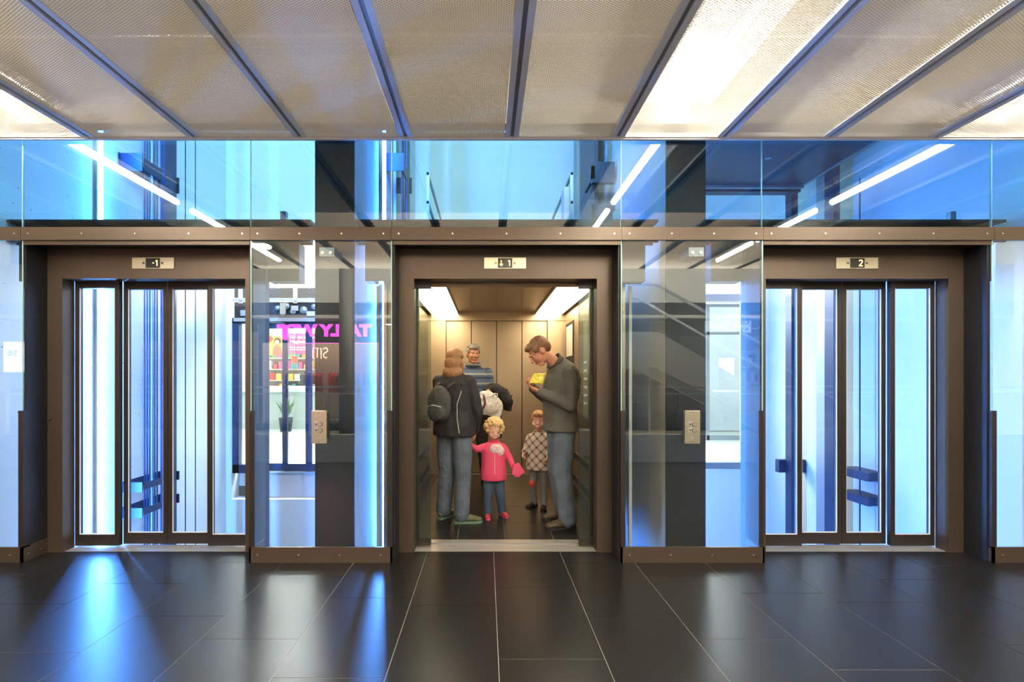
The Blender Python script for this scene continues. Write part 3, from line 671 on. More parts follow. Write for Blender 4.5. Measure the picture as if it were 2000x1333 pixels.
for p in path_pts(S_, .045) + path_pts(m_, .05) + path_pts(m2_, .05):
    ell(bm, (-(p.x) + .35 + .0, 0, p.y), (.016, .016, .016), None, 8, 6)
tl_ = thing('marquee_letters', 'letters Sm made of small warm bulbs inside the fashion shop', 'sign', (-5.32, -8.6, 1.97)); tl_.scale = (.7, .7, .7); obj('bulb', bm, 'bulb_warm', tl_)
boxes('back_plate', 'warm_wall', [(-.5, .4, -.08, -.03, -.05, .52)], tl_)
gcol = [('garment_red', (.55, .05, .03)), ('garment_black', (.02, .02, .025)), ('garment_maroon', (.20, .03, .05)), ('garment_white', (.7, .68, .66)), ('garment_pink', (.7, .08, .25)), ('garment_grey', (.16, .15, .15))]
for n, c in gcol: mat(n, c, .8)
for r_, (xx, yy) in enumerate(((-4.35, -8.2), (-3.7, -8.9), (-5.75, -8.4))):
    rk = thing('clothes_rack', 'metal clothes rack in the fashion shop %s' % ('below the bulb letters', 'at the back wall', 'beside the entrance frame')[r_], 'clothes rack', (xx, yy, 0))
    boxes('rail', 'alu', [(-.6, .6, -.012, .012, 1.5, 1.525), (-.6, -.575, -.012, .012, 0, 1.5), (.575, .6, -.012, .012, 0, 1.5), (-.6, .6, -.2, .2, 0, .03)], rk)
    for k in range(12):
        n, c = R.choice(gcol); bm = bmesh.new(); ww = R.uniform(.16, .22); hh = R.uniform(.5, .8)
        prism(bm, [(-.03, .0), (-ww, -.08), (-ww*1.15, -.35), (-ww*.8, -.34), (-ww*.85, -hh), (ww*.85, -hh), (ww*.8, -.34), (ww*1.15, -.35), (ww, -.08), (.03, .0)], -.025, .025, 'x')
        o = obj('garment', bm, n, bevel=0); o.location = (xx - .55 + .1*k, yy, 1.49)
        tag(o, '%s garment hanging on the rack %s' % (n.split('_')[1], ('below the bulb letters', 'at the shop back wall', 'beside the shop entrance')[r_]), 'clothing', 'garments in the fashion shop')
# round dark column and downlights
for i, x in enumerate((-3.2,)):
    bm = bmesh.new(); cyl(bm, (x, -4.1, -3.7), (x, -4.1, 4.2), .175, 40); tag(obj('round_column', bm, 'dark_wall', smooth=True), 'round dark column mirrored beside the magenta sign', 'column')
for i, (px, py) in enumerate(((648, 603), (700, 604), (1010, 600), (830, 602), (1180, 598))):
    p = Mr(px, py, 11.3); bm = bmesh.new(); cyl(bm, (0, 0, 0), (0, 0, .012), .09, 24)
    t = thing('downlight', '', 'light', (p.x, -7.8 + .0, 2.966), 'downlights in the dark mall ceiling'); t['label'] = 'small round downlight in the dark ceiling, %s' % ('left of the round column', 'right of the round column', 'right of the open lift centre', 'over the fashion shop side', 'near the stairs')[i]
    obj('lens', bm, 'downlight', t)
    bm = bmesh.new(); cyl(bm, (0, 0, .004), (0, 0, .014), .11, 24); obj('ring', bm, 'alu', t)
for i, (x, y) in enumerate(((-2.9, .75), (1.7, .3), (-.9, .2))):
    bm = bmesh.new(); cyl(bm, (0, 0, 0), (0, 0, .02), .10, 28)
    t = thing('downlight', 'round downlight in the mesh ceiling, %s' % ('mirrored left of the left black column', 'mirrored over the stairs', 'behind the open lift centre')[i], 'light', (x, y, ZC - .03), 'downlights in the mesh ceiling')
    obj('lens', bm, 'downlight', t, True)
# open staircase with glass balustrade, mirrored in the right screen
st = thing('staircase', 'straight staircase with grey stringer and glass railing, mirrored in the right glass screen', 'staircase', (3.6, -3.2, 0))
def sl(x): return 2.30 - (x - .0) * .572
bm = bmesh.new(); prism(bm, [(-1.5, 2.3), (0, 2.3), (5.2, sl(5.2)), (5.2, sl(5.2) - .42), (0, 1.55), (-1.5, 1.55)], .0, .12); obj('stringer', bm, 'grey_wall', st)
bm = bmesh.new(); prism(bm, [(-1.5, 2.3), (0, 2.3), (5.2, sl(5.2)), (5.2, sl(5.2) - .42), (0, 1.55), (-1.5, 1.55)], -1.5, -1.38); obj('stringer', bm, 'grey_wall', st)
bm = bmesh.new()
for k in range(16): bx(bm, .3*k, .3*k + .31, -1.38, 0, sl(.3*k) - .35, sl(.3*k) - .17)
obj('tread', bm, 'dark_wall', st)
for yy in (.06, -1.44):
    bm = bmesh.new(); prism(bm, [(-1.5, 3.33), (0, 3.33), (5.2, sl(5.2) + 1.03), (5.2, sl(5.2) + .97), (0, 3.27), (-1.5, 3.27)], yy - .025, yy + .025); obj('handrail', bm, 'alu', st)
    bm = bmesh.new(); prism(bm, [(-1.5, 3.27), (0, 3.27), (5.2, sl(5.2) + .97), (5.2, sl(5.2)), (0, 2.3), (-1.5, 2.3)], yy - .006, yy + .006); obj('glass_infill', bm, 'glass_clear', st)
boxes('landing', 'grey_wall', [(-4.2, -1.5, -1.5, .12, 1.7, 2.3)], st)
# hairdresser sign and lit screen
hd = thing('shop_sign', 'pale cut&color hairdresser sign board, mirrored in the right glass screen', 'sign', (6.95, -7.0, 2.9))
boxes('board', 'sign_white', [(-.60, 1.10, 0, .05, -.26, .26)], hd)
mat('sign_blue', (.03, .05, .30), .5); mat('sign_grey', (.10, .12, .16), .5)
boxes('logo_field', 'sign_blue', [(.72, 1.10, .05, .056, -.26, .26)], hd)
bm = bmesh.new()
for q in (0, 1):
    pts = [(-.12 + .24*math.cos(t_ / 10 * PI * 1.5 + q), 0, .15 * math.sin(t_ / 10 * PI * 1.5 + q)) for t_ in range(11)]
    loft(bm, [(p[0]*.7 + .91, .06, p[2]) for p in pts], [.012] * 11, None, 8)
obj('logo_swirl', bm, 'white_print', hd)
text('lettering', 'cut&color', 'sign_grey', hd, (.10, .056, .07), .30, .004, rot=(PI/2, 0, PI), sx=.92)
text('subtitle', 'Ihr Selber-Föhn-Konzept', 'sign_grey', hd, (.06, .056, -.16), .115, .004, rot=(PI/2, 0, PI))
t = thing('poster_screen', 'upright lit advertising screen below the hairdresser sign', 'screen', (6.78, -6.6, 1.02))
boxes('casing', 'black_steel', [(-.27, .27, -.08, 0, -.05, .95)], t, bevel=.01)
boxes('display', 'screen_white', [(-.22, .22, 0, .006, .05, .87)], t)
boxes('stand', 'black_steel', [(-.05, .05, -.06, -.02, -1.02, -.05), (-.25, .25, -.2, .15, -1.02, -1.0)], t)
for k, (x, z0, z1, lab) in enumerate(((7.6, .1, 2.2, 'shelf of small goods at the right of the hairdresser entrance'),)):
    t = thing('goods_shelf', lab, 'shelf', (x, -7.3, 0)); boxes('frame', 'cream', [(-.5, .5, -.3, .0, z, z + .03) for z in (.3, .75, 1.2, 1.65, 2.1)] + [(-.52, -.49, -.3, 0, 0, 2.2), (.49, .52, -.3, 0, 0, 2.2)], t)
    for z in (.33, .78, 1.23, 1.68):
        xx = -.46
        while xx < .4:
            wd = R.uniform(.07, .14); h = R.uniform(.15, .35); c = R.choice(cols)
            o = boxes('product_box', 'pack_' + c, [(0, wd, -.2, 0, 0, h)]); o.location = (x + xx, -7.33, z)
            tag(o, '%s packet on the goods shelf by the hairdresser' % c, 'box', 'goods by the hairdresser'); xx += wd + .01
t = thing('light_box', 'white light box sign mirrored at the far left edge', 'sign', (-11.9, -5.2, 1.86))
boxes('box', 'lightbox', [(-.22, .22, 0, .08, -.38, .38)], t)
text('lettering', 'se', 'sign_grey', t, (0, .086, .12), .30, .004, rot=(PI/2, 0, PI))
# bright display windows along the gallery (warm shop light)
for k, (x0, x1) in enumerate(((-12.5, -7.2), (-2.6, 2.4), (2.6, 5.6))):
    t = thing('shop_window', ('wide lit shop window at the far left of the mall', 'lit shop window straight behind the camera', 'lit shop window behind the stairs')[k], 'shop window', ((x0+x1)/2, -7.05, 0)); h = (x1-x0)/2
    boxes('window_frame', 'black_steel', [(-h, h, 0, .06, 2.45, 2.98), (-h, -h+.08, 0, .06, 0, 2.45), (h-.08, h, 0, .06, 0, 2.45), (-.03, .03, 0, .06, 0, 2.45)], t)
    boxes('shop_back_wall', 'warm_wall', [(-h, h, -2.4, -2.3, 0, 2.9)], t)
    boxes('lamp', 'shop_light', [(-h+.4, h-.4, -.9, -.75, 2.85, 2.9)], t)
    boxes('display_shelf', 'cream', [(-h+.3, h-.3, -2.2, -1.9, z, z+.04) for z in (.5, 1.0, 1.5, 2.0)], t)
# ------------------------------------------------------------------ people
mat('skin', (.62, .34, .22), .5); mat('skin_ruddy', (.60, .27, .17), .5); mat('skin_child', (.78, .46, .33), .5)
mat('lip', (.42, .14, .11), .5); mat('eye_white', (.75, .72, .68), .3); mat('eye_dark', (.03, .02, .015), .2)
def hairmat(n, a, b):
    m = mat(n, a, .55); nt = m.node_tree; N = nt.nodes.new; bs = nt.nodes['Principled BSDF']
    tc = N('ShaderNodeTexCoord'); mp = N('ShaderNodeMapping'); mp.inputs['Scale'].default_value = (70, 70, 9)
    n_ = N('ShaderNodeTexNoise'); n_.inputs['Scale'].default_value = 1.6; n_.inputs['Detail'].default_value = 4
    mx = N('ShaderNodeMix'); mx.data_type = 'RGBA'; mx.inputs[6].default_value = (*a, 1); mx.inputs[7].default_value = (*b, 1)
    nt.links.new(tc.outputs['Object'], mp.inputs[0]); nt.links.new(mp.outputs[0], n_.inputs['Vector']); nt.links.new(n_.outputs[0], mx.inputs[0]); nt.links.new(mx.outputs[2], bs.inputs['Base Color'])
    bp = N('ShaderNodeBump'); bp.inputs['Strength'].default_value = .6; bp.inputs['Distance'].default_value = .006
    nt.links.new(n_.outputs[0], bp.inputs['Height']); nt.links.new(bp.outputs[0], bs.inputs['Normal'])
hairmat('hair_auburn', (.20, .085, .035), (.48, .24, .10)); hairmat('hair_grey', (.16, .13, .10), (.38, .34, .28))
hairmat('hair_brown', (.13, .055, .022), (.26, .12, .05)); hairmat('hair_blond', (.55, .33, .11), (.90, .66, .30)); hairmat('hair_ginger', (.32, .14, .05), (.55, .28, .11))
mat('jacket_black', (.018, .016, .016), .75, bump=(40, .3, .01)); mat('denim', (.080, .105, .135), .85, bump=(25, .5, .02), var=(6, .8, (.15, .19, .235)))
mat('denim_dark', (.035, .06, .10), .85, bump=(30, .4, .01), var=(7, .6, (.08, .12, .18))); mat('sweater_grey', (.085, .080, .066), .9, bump=(60, .3, .008), var=(6, .5, (.12, .115, .095)))
mat('trousers_black', (.022, .017, .013), .8, bump=(25, .4, .012)); mat('backpack_grey', (.055, .056, .048), .8, bump=(35, .3, .01))
mat('pink_coat', (.78, .06, .15), .75, bump=(30, .4, .01), var=(7, .4, (.90, .16, .26))); mat('pale_pink', (.85, .62, .60), .8)
mat('shoe_olive', (.10, .105, .05), .6); mat('sole_green', (.13, .22, .15), .6); mat('shoe_brown', (.07, .045, .02), .6); mat('shoe_red', (.62, .04, .06), .5)
mat('yellow_foil', (.75, .65, .06), .35); mat('bag_white', (.80, .78, .72), .32, bump=(22, .5, .012)); mat('bag_purple', (.16, .02, .10), .4)
mat('trouser_grey', (.20, .21, .20), .8); mat('piping_white', (.5, .48, .45), .6)
def striped():
    m = mat('polo', (.10, .14, .21), .85); nt = m.node_tree; N = nt.nodes.new; bs = nt.nodes['Principled BSDF']
    tc = N('ShaderNodeTexCoord'); sp = N('ShaderNodeSeparateXYZ'); nt.links.new(tc.outputs['Object'], sp.inputs[0])
    a = N('ShaderNodeMath'); a.operation = 'MULTIPLY'; a.inputs[1].default_value = 8.6; nt.links.new(sp.outputs[2], a.inputs[0])
    f = N('ShaderNodeMath'); f.operation = 'FRACT'; nt.links.new(a.outputs[0], f.inputs[0])
    r = N('ShaderNodeValToRGB'); nt.links.new(f.outputs[0], r.inputs[0]); r.color_ramp.interpolation = 'CONSTANT'
    e = r.color_ramp.elements; e[0].color = (.10, .14, .21, 1); e[0].position = 0; e[1].position = .38; e[1].color = (.045, .065, .12, 1)
    x = e.new(.62); x.color = (.10, .14, .21, 1); x = e.new(.82); x.color = (.36, .37, .33, 1)
    nt.links.new(r.outputs[0], bs.inputs['Base Color'])
striped()
def plaid():
    m = mat('plaid', (.6, .5, .42), .8); nt = m.node_tree; N = nt.nodes.new; bs = nt.nodes['Principled BSDF']
    tc = N('ShaderNodeTexCoord'); mp = N('ShaderNodeMapping'); mp.inputs['Rotation'].default_value = (0, .78, 0); mp.inputs['Scale'].default_value = (16, 16, 16)
    nt.links.new(tc.outputs['Object'], mp.inputs[0]); sp = N('ShaderNodeSeparateXYZ'); nt.links.new(mp.outputs[0], sp.inputs[0]); last = None
    for k in (0, 2):
        f = N('ShaderNodeMath'); f.operation = 'FRACT'; nt.links.new(sp.outputs[k], f.inputs[0])
        l = N('ShaderNodeMath'); l.operation = 'LESS_THAN'; l.inputs[1].default_value = .33; nt.links.new(f.outputs[0], l.inputs[0])
        s = N('ShaderNodeMath'); s.operation = 'MULTIPLY'; s.inputs[1].default_value = .5; nt.links.new(l.outputs[0], s.inputs[0])
        if last: ad = N('ShaderNodeMath'); nt.links.new(last, ad.inputs[0]); nt.links.new(s.outputs[0], ad.inputs[1]); last = ad.outputs[0]
        else: last = s.outputs[0]
    mx = N('ShaderNodeMix'); mx.data_type = 'RGBA'; mx.inputs[6].default_value = (.62, .54, .46, 1); mx.inputs[7].default_value = (.13, .075, .06, 1)
    nt.links.new(last, mx.inputs[0]); nt.links.new(mx.outputs[2], bs.inputs['Base Color'])
plaid()

def solid(name, bm, m, parent, vox=.006, sm=4, nz=0, ns=14, seed=0):
    """fuse overlapping closed shapes into one continuous smooth skin"""
    bmesh.ops.recalc_face_normals(bm, faces=bm.faces)
    me = bpy.data.meshes.new('tmp'); bm.to_mesh(me); bm.free()
    t = bpy.data.objects.new('tmp', me); C.objects.link(t)
    r = t.modifiers.new('r', 'REMESH'); r.mode = 'VOXEL'; r.voxel_size = vox
    s = t.modifiers.new('s', 'SMOOTH'); s.iterations = sm; s.factor = .5
    dg = bpy.context.evaluated_depsgraph_get(); res = bpy.data.meshes.new_from_object(t.evaluated_get(dg))
    bpy.data.objects.remove(t); bpy.data.meshes.remove(me); res.name = name
    if nz:
        nr = [v.normal.copy() for v in res.vertices]
        for v, n in zip(res.vertices, nr):
            p = v.co; q = noise.noise(Vector((p.x*ns + seed, p.y*ns, p.z*ns*.8))) + .5*noise.noise(Vector((p.x*ns*2.3, p.y*ns*2.3 + seed, p.z*ns*2)))
            v.co = p + n * q * nz
    for p in res.polygons: p.use_smooth = True
    res.materials.append(M[m]); o = bpy.data.objects.new(name, res); C.objects.link(o)
    if parent is not None: o.parent = parent
    return o
def hand(bm, w_, d, n, s, curl=.5, k=1.0):
    """w_ wrist, d finger direction, n palm-side normal, s thumb side sign"""
    d = Vector(d).normalized(); n = Vector(n); n = (n - d*n.dot(d)).normalized(); b = d.cross(n) * s; w_ = Vector(w_)
    loft(bm, [w_ - d*.02*k, w_ + d*.03*k, w_ + d*.085*k, w_ + d*.095*k], [(.024*k, .018*k), (.036*k, .016*k), (.040*k, .013*k), (.036*k, .010*k)], b, 12)
    for i, (o, L) in enumerate(((.030, .070), (.010, .078), (-.011, .072), (-.031, .058))):
        p = w_ + d*.088*k + b*o*k; pts = [p - d*.012*k]; a = 0; q = p
        for j, f in enumerate((.45, .32, .23)):
            pts.append(q); a += curl * (.6 if j == 0 else 1); q = q + (d*math.cos(a) + n*math.sin(a)) * L * f * k
        pts.append(q); loft(bm, pts, [.0088*k, .0088*k, .0082*k, .0076*k, .0062*k], b, 8)
    p = w_ + d*.025*k + b*.032*k; q = p + (b*.7 + d*.6 + n*.35).normalized()*.035*k; r = q + (d*.8 + n*.6*curl + b*.25).normalized()*.034*k
    loft(bm, [p - b*.012*k, p, q, r], [.011*k, .012*k, .0095*k, .0072*k], n, 8)
def head_mat(c, yaw=0, pitch=0, roll=0):
    return Matrix.Translation(Vector(c)) @ Matrix.Rotation(math.radians(yaw), 4, 'Z') @ Matrix.Rotation(math.radians(pitch), 4, 'X') @ Matrix.Rotation(math.radians(roll), 4, 'Y')
def hell(bm, H, c, r, k):
    bmesh.ops.create_uvsphere(bm, u_segments=20, v_segments=14, radius=1, matrix=H @ Matrix.Translation(Vector(c)*k) @ Matrix.Diagonal((r[0]*k, r[1]*k, r[2]*k, 1)))
def head(bm, H, k, child=False):
    hell(bm, H, (0, .012, .030), (.076, .095, .085), k)
    if child:
        hell(bm, H, (0, -.020, -.015), (.070, .074, .075), k); hell(bm, H, (0, -.045, -.062), (.040, .040, .028), k)
        for s in (-1, 1): hell(bm, H, (s*.036, -.062, -.032), (.026, .026, .024), k)
        hell(bm, H, (0, -.098, -.016), (.010, .013, .010), k)
    else:
        hell(bm, H, (0, -.022, -.018), (.064, .074, .080), k); hell(bm, H, (0, -.055, -.085), (.034, .036, .024), k)
        hell(bm, H, (0, -.02, -.070), (.052, .055, .03), k)
        for s in (-1, 1):
            hell(bm, H, (s*.036, -.068, -.016), (.020, .020, .018), k); hell(bm, H, (s*.028, -.084, .030), (.022, .010, .007), k); hell(bm, H, (s*.010, -.105, -.026), (.008, .010, .007), k)
        pts = [H @ (Vector(p)*k) for p in ((0, -.088, .026), (0, -.100, .004), (0, -.117, -.018), (0, -.106, -.028))]
        loft(bm, pts, [.008*k, .009*k, .012*k, .010*k], None, 10)
    hell(bm, H, (0, -.088, -.052), (.022, .014, .010), k); hell(bm, H, (0, -.088, -.060), (.018, .012, .008), k)
    for s in (-1, 1): hell(bm, H, (s*.078, .006, -.004), (.009, .019, .030), k); hell(bm, H, (s*.084, .010, .008), (.006, .016, .018), k)
def face(par, H, k, brow, child=False):
    for s in (-1, 1):
        y = -.074 if not child else -.078
        bm = bmesh.new(); hell(bm, H, (s*.030, y + .002, .010), (.0125, .0085, .0062), k); e = obj('eye', bm, 'eye_white', par, True)
        bm = bmesh.new(); hell(bm, H, (s*.030, y - .0035, .0098), (.0062, .0035, .0058), k); obj('iris', bm, 'eye_dark', e, True)
        bm = bmesh.new(); loft(bm, [H @ (Vector((s*x, yy, z))*k) for x, yy, z in ((.014, -.094, .026), (.030, -.094, .031), (.048, -.080, .026))], [.0030*k, .0038*k, .002*k], None, 8); obj('eyebrow', bm, brow, par, True)
    bm = bmesh.new(); loft(bm, [H @ (Vector(p)*k) for p in ((-.022, -.091, -.054), (-.010, -.101, -.055), (0, -.103, -.056), (.010, -.101, -.055), (.022, -.091, -.053))], [.002*k, .004*k, .0045*k, .004*k, .002*k], None, 8); obj('mouth', bm, 'lip', par, True)
def limb(bm, pts, rad, side=None): loft(bm, pts, rad, side, 14); [ell(bm, p, (r if isinstance(r, float) else min(r),)*3) for p, r in ((pts[0], rad[0]), (pts[-1], rad[-1]))]
def shoe(par, an, fd, L, m, ms):
    """ankle point, foot direction, length"""
    f = Vector((fd[0], fd[1], 0)).normalized(); s = Vector((-f.y, f.x, 0)); a = Vector((an[0], an[1], 0)); q = L / .28; z0 = an[2] if len(an) > 3 else 0
    bm = bmesh.new()
    P = lambda u, z: a + f*u*q + Vector((0, 0, z*q))
    loft(bm, [P(-.075, .045), P(-.06, .05), P(0, .055), P(.07, .048), P(.14, .038), P(.185, .032), P(.20, .028)], [(.024*q, .022*q), (.036*q, .038*q), (.040*q, .046*q), (.044*q, .038*q), (.046*q, .028*q), (.034*q, .022*q), (.014*q, .012*q)], s, 14)
    loft(bm, [P(-.012, .05), P(-.012, .115)], [(.036*q, .045*q), (.036*q, .045*q)], s, 14)
    o = solid('shoe', bm, m, par, .006*max(q, .6), 3)
    bm = bmesh.new(); pl = [(-.085, 0), (-.07, .03), (0, .036), (.08, .044), (.14, .048), (.19, .032), (.208, 0), (.19, -.032), (.14, -.048), (.08, -.044), (0, -.036), (-.07, -.03)]
    prism(bm, [((a + f*u*q + s*v*q).x, (a + f*u*q + s*v*q).y) for u, v in pl], .0, .022*q, 'z'); obj('sole', bm, ms, o)
    bm = bmesh.new()
    for u in (.045, .07, .095): loft(bm, [P(u, .076 - (u-.045)*.25) - s*.02*q, P(u + .012, .081 - (u-.045)*.25) , P(u, .076 - (u-.045)*.25) + s*.02*q], [.0035*q]*3, None, 6)
    obj('lace', bm, ms, o)
X1 = (1, 0, 0)
def dressed(name, label, loc, yaw, J, k, skin, top, low, top_m, low_m, hem, child=False, shoes=None, brow='hair_brown', faced=True, sleeves=True):
    """J: joints in the person's own frame (facing -y); k: build scale"""
    r = thing('person', label, 'person', (loc[0], loc[1], loc[2] if len(loc) > 2 else 0)); r.rotation_euler = (0, 0, math.radians(yaw))
    T = J['torso']                              # list of (point, half width, half depth)
    H = head_mat(J['head'], *J.get('hrot', (0, 0, 0))); hk = J['hk']
    bm = bmesh.new(); loft(bm, [t[0] for t in T], [(t[1]*.86, t[2]*.84) for t in T], X1, 20)
    head(bm, H, hk, child)
    nb = Vector(T[-1][0]); hb = H @ (Vector((0, .012, -.05))*hk); limb(bm, [nb - Vector((0, 0, .02)), (nb + hb)/2, hb], [.058*k, .052*k, .052*k])
    for s in ('l', 'r'):
        a, e, w_ = (Vector(J[x + s]) for x in ('sh', 'el', 'wr')); limb(bm, [a, (a+e)/2, e], [.044*k, .040*k, .034*k]); limb(bm, [e, e.lerp(w_, .4), w_], [.034*k, .033*k, .023*k])
        hd_, hn = J['hd' + s]; hand(bm, w_, hd_, hn, 1 if s == 'l' else -1, J.get('curl', .5), k if not child else k*1.15)
        h, kn, an = (Vector(J[x + s]) for x in ('hp', 'kn', 'an')); limb(bm, [h, h.lerp(kn, .5), kn], [.075*k, .066*k, .048*k]); limb(bm, [kn, kn.lerp(an, .4), an], [.046*k, .045*k, .032*k]); fd = Vector((*J['fd' + s], 0)).normalized()
        loft(bm, [an - fd*.03*k + Vector((0,0,-.02*k)), an + fd*.10*k + Vector((0, 0, -.045*k))], [(.028*k, .025*k), (.025*k, .015*k)], None, 10)
    solid('body', bm, skin, r, .0052 if not child else .0046, 2)
    if faced: face(r, H, hk, brow, child)
    # top garment
    bm = bmesh.new(); Z = [t for t in T if t[0][2] >= hem - .001]
    lo = [(( *T[0][0][:2], hem), Z[0][1] * top[1], Z[0][2] * top[1])] if Z[0][0][2] > hem + .01 else []
    Z = lo + Z[:-1] + [(Z[-1][0], Z[-1][1]*1.0, Z[-1][2]*1.0)]
    loft(bm, [z[0] for z in Z], [(z[1]*top[0], z[2]*top[0]) for z in Z], X1, 24)
    for s in ('l', 'r'):
        a, e, w_ = (Vector(J[x + s]) for x in ('sh', 'el', 'wr')); g = top[0]
        limb(bm, [a, (a+e)/2, e], [.062*k*g, .056*k*g, .048*k*g])
        if sleeves: limb(bm, [e, e.lerp(w_, .5), e.lerp(w_, .93)], [.048*k*g, .044*k*g, .036*k*g])
    tp = solid(top[2], bm, top_m, r, .008 if k > .7 else .006, 3, .0055*k, 13, yaw)
    bm = bmesh.new(); hb2 = nb + (hb - nb).normalized()*.034*k
    loft(bm, [nb - Vector((0, 0, .012)), nb + (hb-nb).normalized()*.02*k, hb2], [(.090*k, .084*k), (.082*k, .080*k), (.088*k, .086*k)], X1, 18, False); c_ = obj('collar', bm, top_m, tp, True)
    sd = c_.modifiers.new('s', 'SOLIDIFY'); sd.thickness = .008
    # trousers
    bm = bmesh.new(); pz = Vector(T[0][0]); loft(bm, [pz + Vector((0, 0, .0)), Vector(T[1][0]), Vector((T[1][0][0], T[1][0][1], hem + .05))], [(T[0][1]*.98, T[0][2]*.98), (T[1][1]*.97, T[1][2]*.97), (T[1][1]*.95, T[1][2]*.95)], X1, 20)
    for s in ('l', 'r'):
        h, kn, an = (Vector(J[x + s]) for x in ('hp', 'kn', 'an')); g = low[0]
        limb(bm, [h, h.lerp(kn, .5), kn, kn.lerp(an, .5), an + Vector((0, 0, -.005))], [.092*k*min(g, 1.12), .083*k*min(g, 1.2), .068*k*g, .062*k*g, .062*k*g])
    solid('trousers', bm, low_m, r, .008 if k > .7 else .006, 3, .006*k, 11, yaw + 5)
    if shoes:
        for s in ('l', 'r'): shoe(r, J['an' + s], J['fd' + s], shoes[0], shoes[1], shoes[2])
    return r, H, hk, tp

# man on the right, grey sweater, head bowed, seen from his left side
k = 1.0
J = dict(torso=[((0, .02, .84), .165, .115), ((0, .02, .95), .17, .125), ((0, .005, 1.08), .165, .125), ((0, .02, 1.22), .185, .135), ((0, .035, 1.33), .195, .13), ((0, .02, 1.42), .16, .10), ((0, -.02, 1.475), .075, .07)],
         head=(0, -.185, 1.575), hrot=(-6, 46, 0), hk=1.04, shl=(.19, .03, 1.385), shr=(-.19, .03, 1.385), ell=(.24, .02, 1.10), elr=(-.24, -.0, 1.11),
         wrl=(.085, -.215, 1.215), wrr=(-.08, -.235, 1.25), hdl=((-.75, -.55, .30), (-.3, .5, .8)), hdr=((.75, -.45, .35), (.2, .5, .8)), curl=.75,
         hpl=(.09, .02, .87), hpr=(-.09, .02, .87), knl=(.10, -.01, .48), knr=(-.11, .03, .48), anl=(.11, .04, .09), anr=(-.12, .10, .09), fdl=(.05, -1), fdr=(-.2, -1))
r, H, hk, tp = dressed('person', 'man in a grey sweater and jeans looking down at the right of the open lift', (.665, 4.40), -78, J, 1.0, 'skin_ruddy', (1.2, 1.08, 'sweater'), (1.36,), 'sweater_grey', 'denim', .86, shoes=(.29, 'shoe_brown', 'rubber'), brow='hair_brown')
bm = bmesh.new()
for c, q in (((0, .030, .048), (.081, .092, .078)), ((0, .060, .010), (.072, .060, .070)), ((0, -.035, .088), (.060, .055, .032)), ((.062, -.01, .045), (.020, .045, .035)), ((-.062, -.01, .045), (.020, .045, .035))): hell(bm, H, c, q, hk)
solid('hair', bm, 'hair_brown', r, .0055, 2, .004, 60)
# woman seen from behind, black jacket
J = dict(torso=[((0, .0, .80), .175, .13), ((0, .0, .90), .18, .135), ((0, 0, 1.04), .155, .115), ((0, 0, 1.18), .17, .12), ((0, .0, 1.28), .175, .11), ((0, .0, 1.345), .14, .085), ((0, -.0, 1.385), .065, .06)],
         head=(0, -.02, 1.495), hrot=(14, 10, 0), hk=.96, shl=(.165, 0, 1.30), shr=(-.165, 0, 1.30), ell=(.20, -.06, 1.05), elr=(-.23, -.05, 1.04),
         wrl=(.11, -.24, 1.02), wrr=(-.15, -.13, .83), hdl=((-.6, -.8, 0), (-.8, .5, 0)), hdr=((.35, -.5, -.8), (.8, .2, .2)), curl=.6,
         hpl=(.085, 0, .80), hpr=(-.085, 0, .80), knl=(.09, -.02, .45), knr=(-.09, -.02, .45), anl=(.13, -.02, .085), anr=(-.10, .02, .085), fdl=(-.1, -1), fdr=(-.8, -.6))
r, H, hk, tp = dressed('person', 'woman with long auburn hair in a black jacket and jeans, seen from behind', (-.30, 4.52), 150, J, .92, 'skin', (1.2, 1.10, 'jacket'), (1.30,), 'jacket_black', 'denim', .80, shoes=(.265, 'shoe_olive', 'sole_green'), faced=True)
bm = bmesh.new()
for c, q in (((0, .022, .040), (.088, .104, .086)), ((0, .045, -.03), (.090, .082, .095)), ((0, .050, -.125), (.100, .070, .075)), ((.062, .0, -.06), (.030, .05, .09)), ((-.062, .0, -.06), (.030, .05, .09)), ((0, -.045, .098), (.06, .045, .025))): hell(bm, H, c, q, hk)
solid('hair', bm, 'hair_auburn', r, .006, 6, .003, 20)
bm = bmesh.new()
for s in (-1, 1): loft(bm, [(s*.02 + .0, .178, 1.25), (s*.06, .172, 1.12), (s*.10, .165, .98), (s*.09, .172, .86)] if False else [(s*.15, .10, 1.22), (s*.125, .135, 1.10), (s*.13, .140, .96), (s*.15, .135, .84)], [.004]*4, None, 6)
obj('white_piping', bm, 'piping_white', tp)
c = Matrix.Rotation(math.radians(150), 3, 'Z') @ Vector((.03, .19, 0))
bp_ = thing('backpack', 'dark grey backpack on the back of the woman in the black jacket', 'backpack', (-.30 + c.x, 4.52 + c.y, .98)); bp_.rotation_euler = (0, 0, math.radians(150))
bm = bmesh.new(); ell(bm, (0, .0, .12), (.125, .072, .17)); ell(bm, (0, .05, .05), (.095, .045, .085)); solid('bag_body', bm, 'backpack_grey', bp_, .008, 3, .006, 16)
for s in (-1, 1):
    bm = bmesh.new(); loft(bm, [(s*.07, -.02, .27), (s*.08 - .03, -.10, .33), (s*.10 - .04, -.20, .35), (s*.12 - .04, -.29, .27)], [(.018, .005)]*4, X1, 8); obj('strap', bm, 'backpack_grey', bp_, True)
bm = bmesh.new(); loft(bm, [(-.08, .085, .10), (0, .10, .115), (.08, .085, .10)], [.004]*3, None, 6); obj('zip', bm, 'alu', bp_)
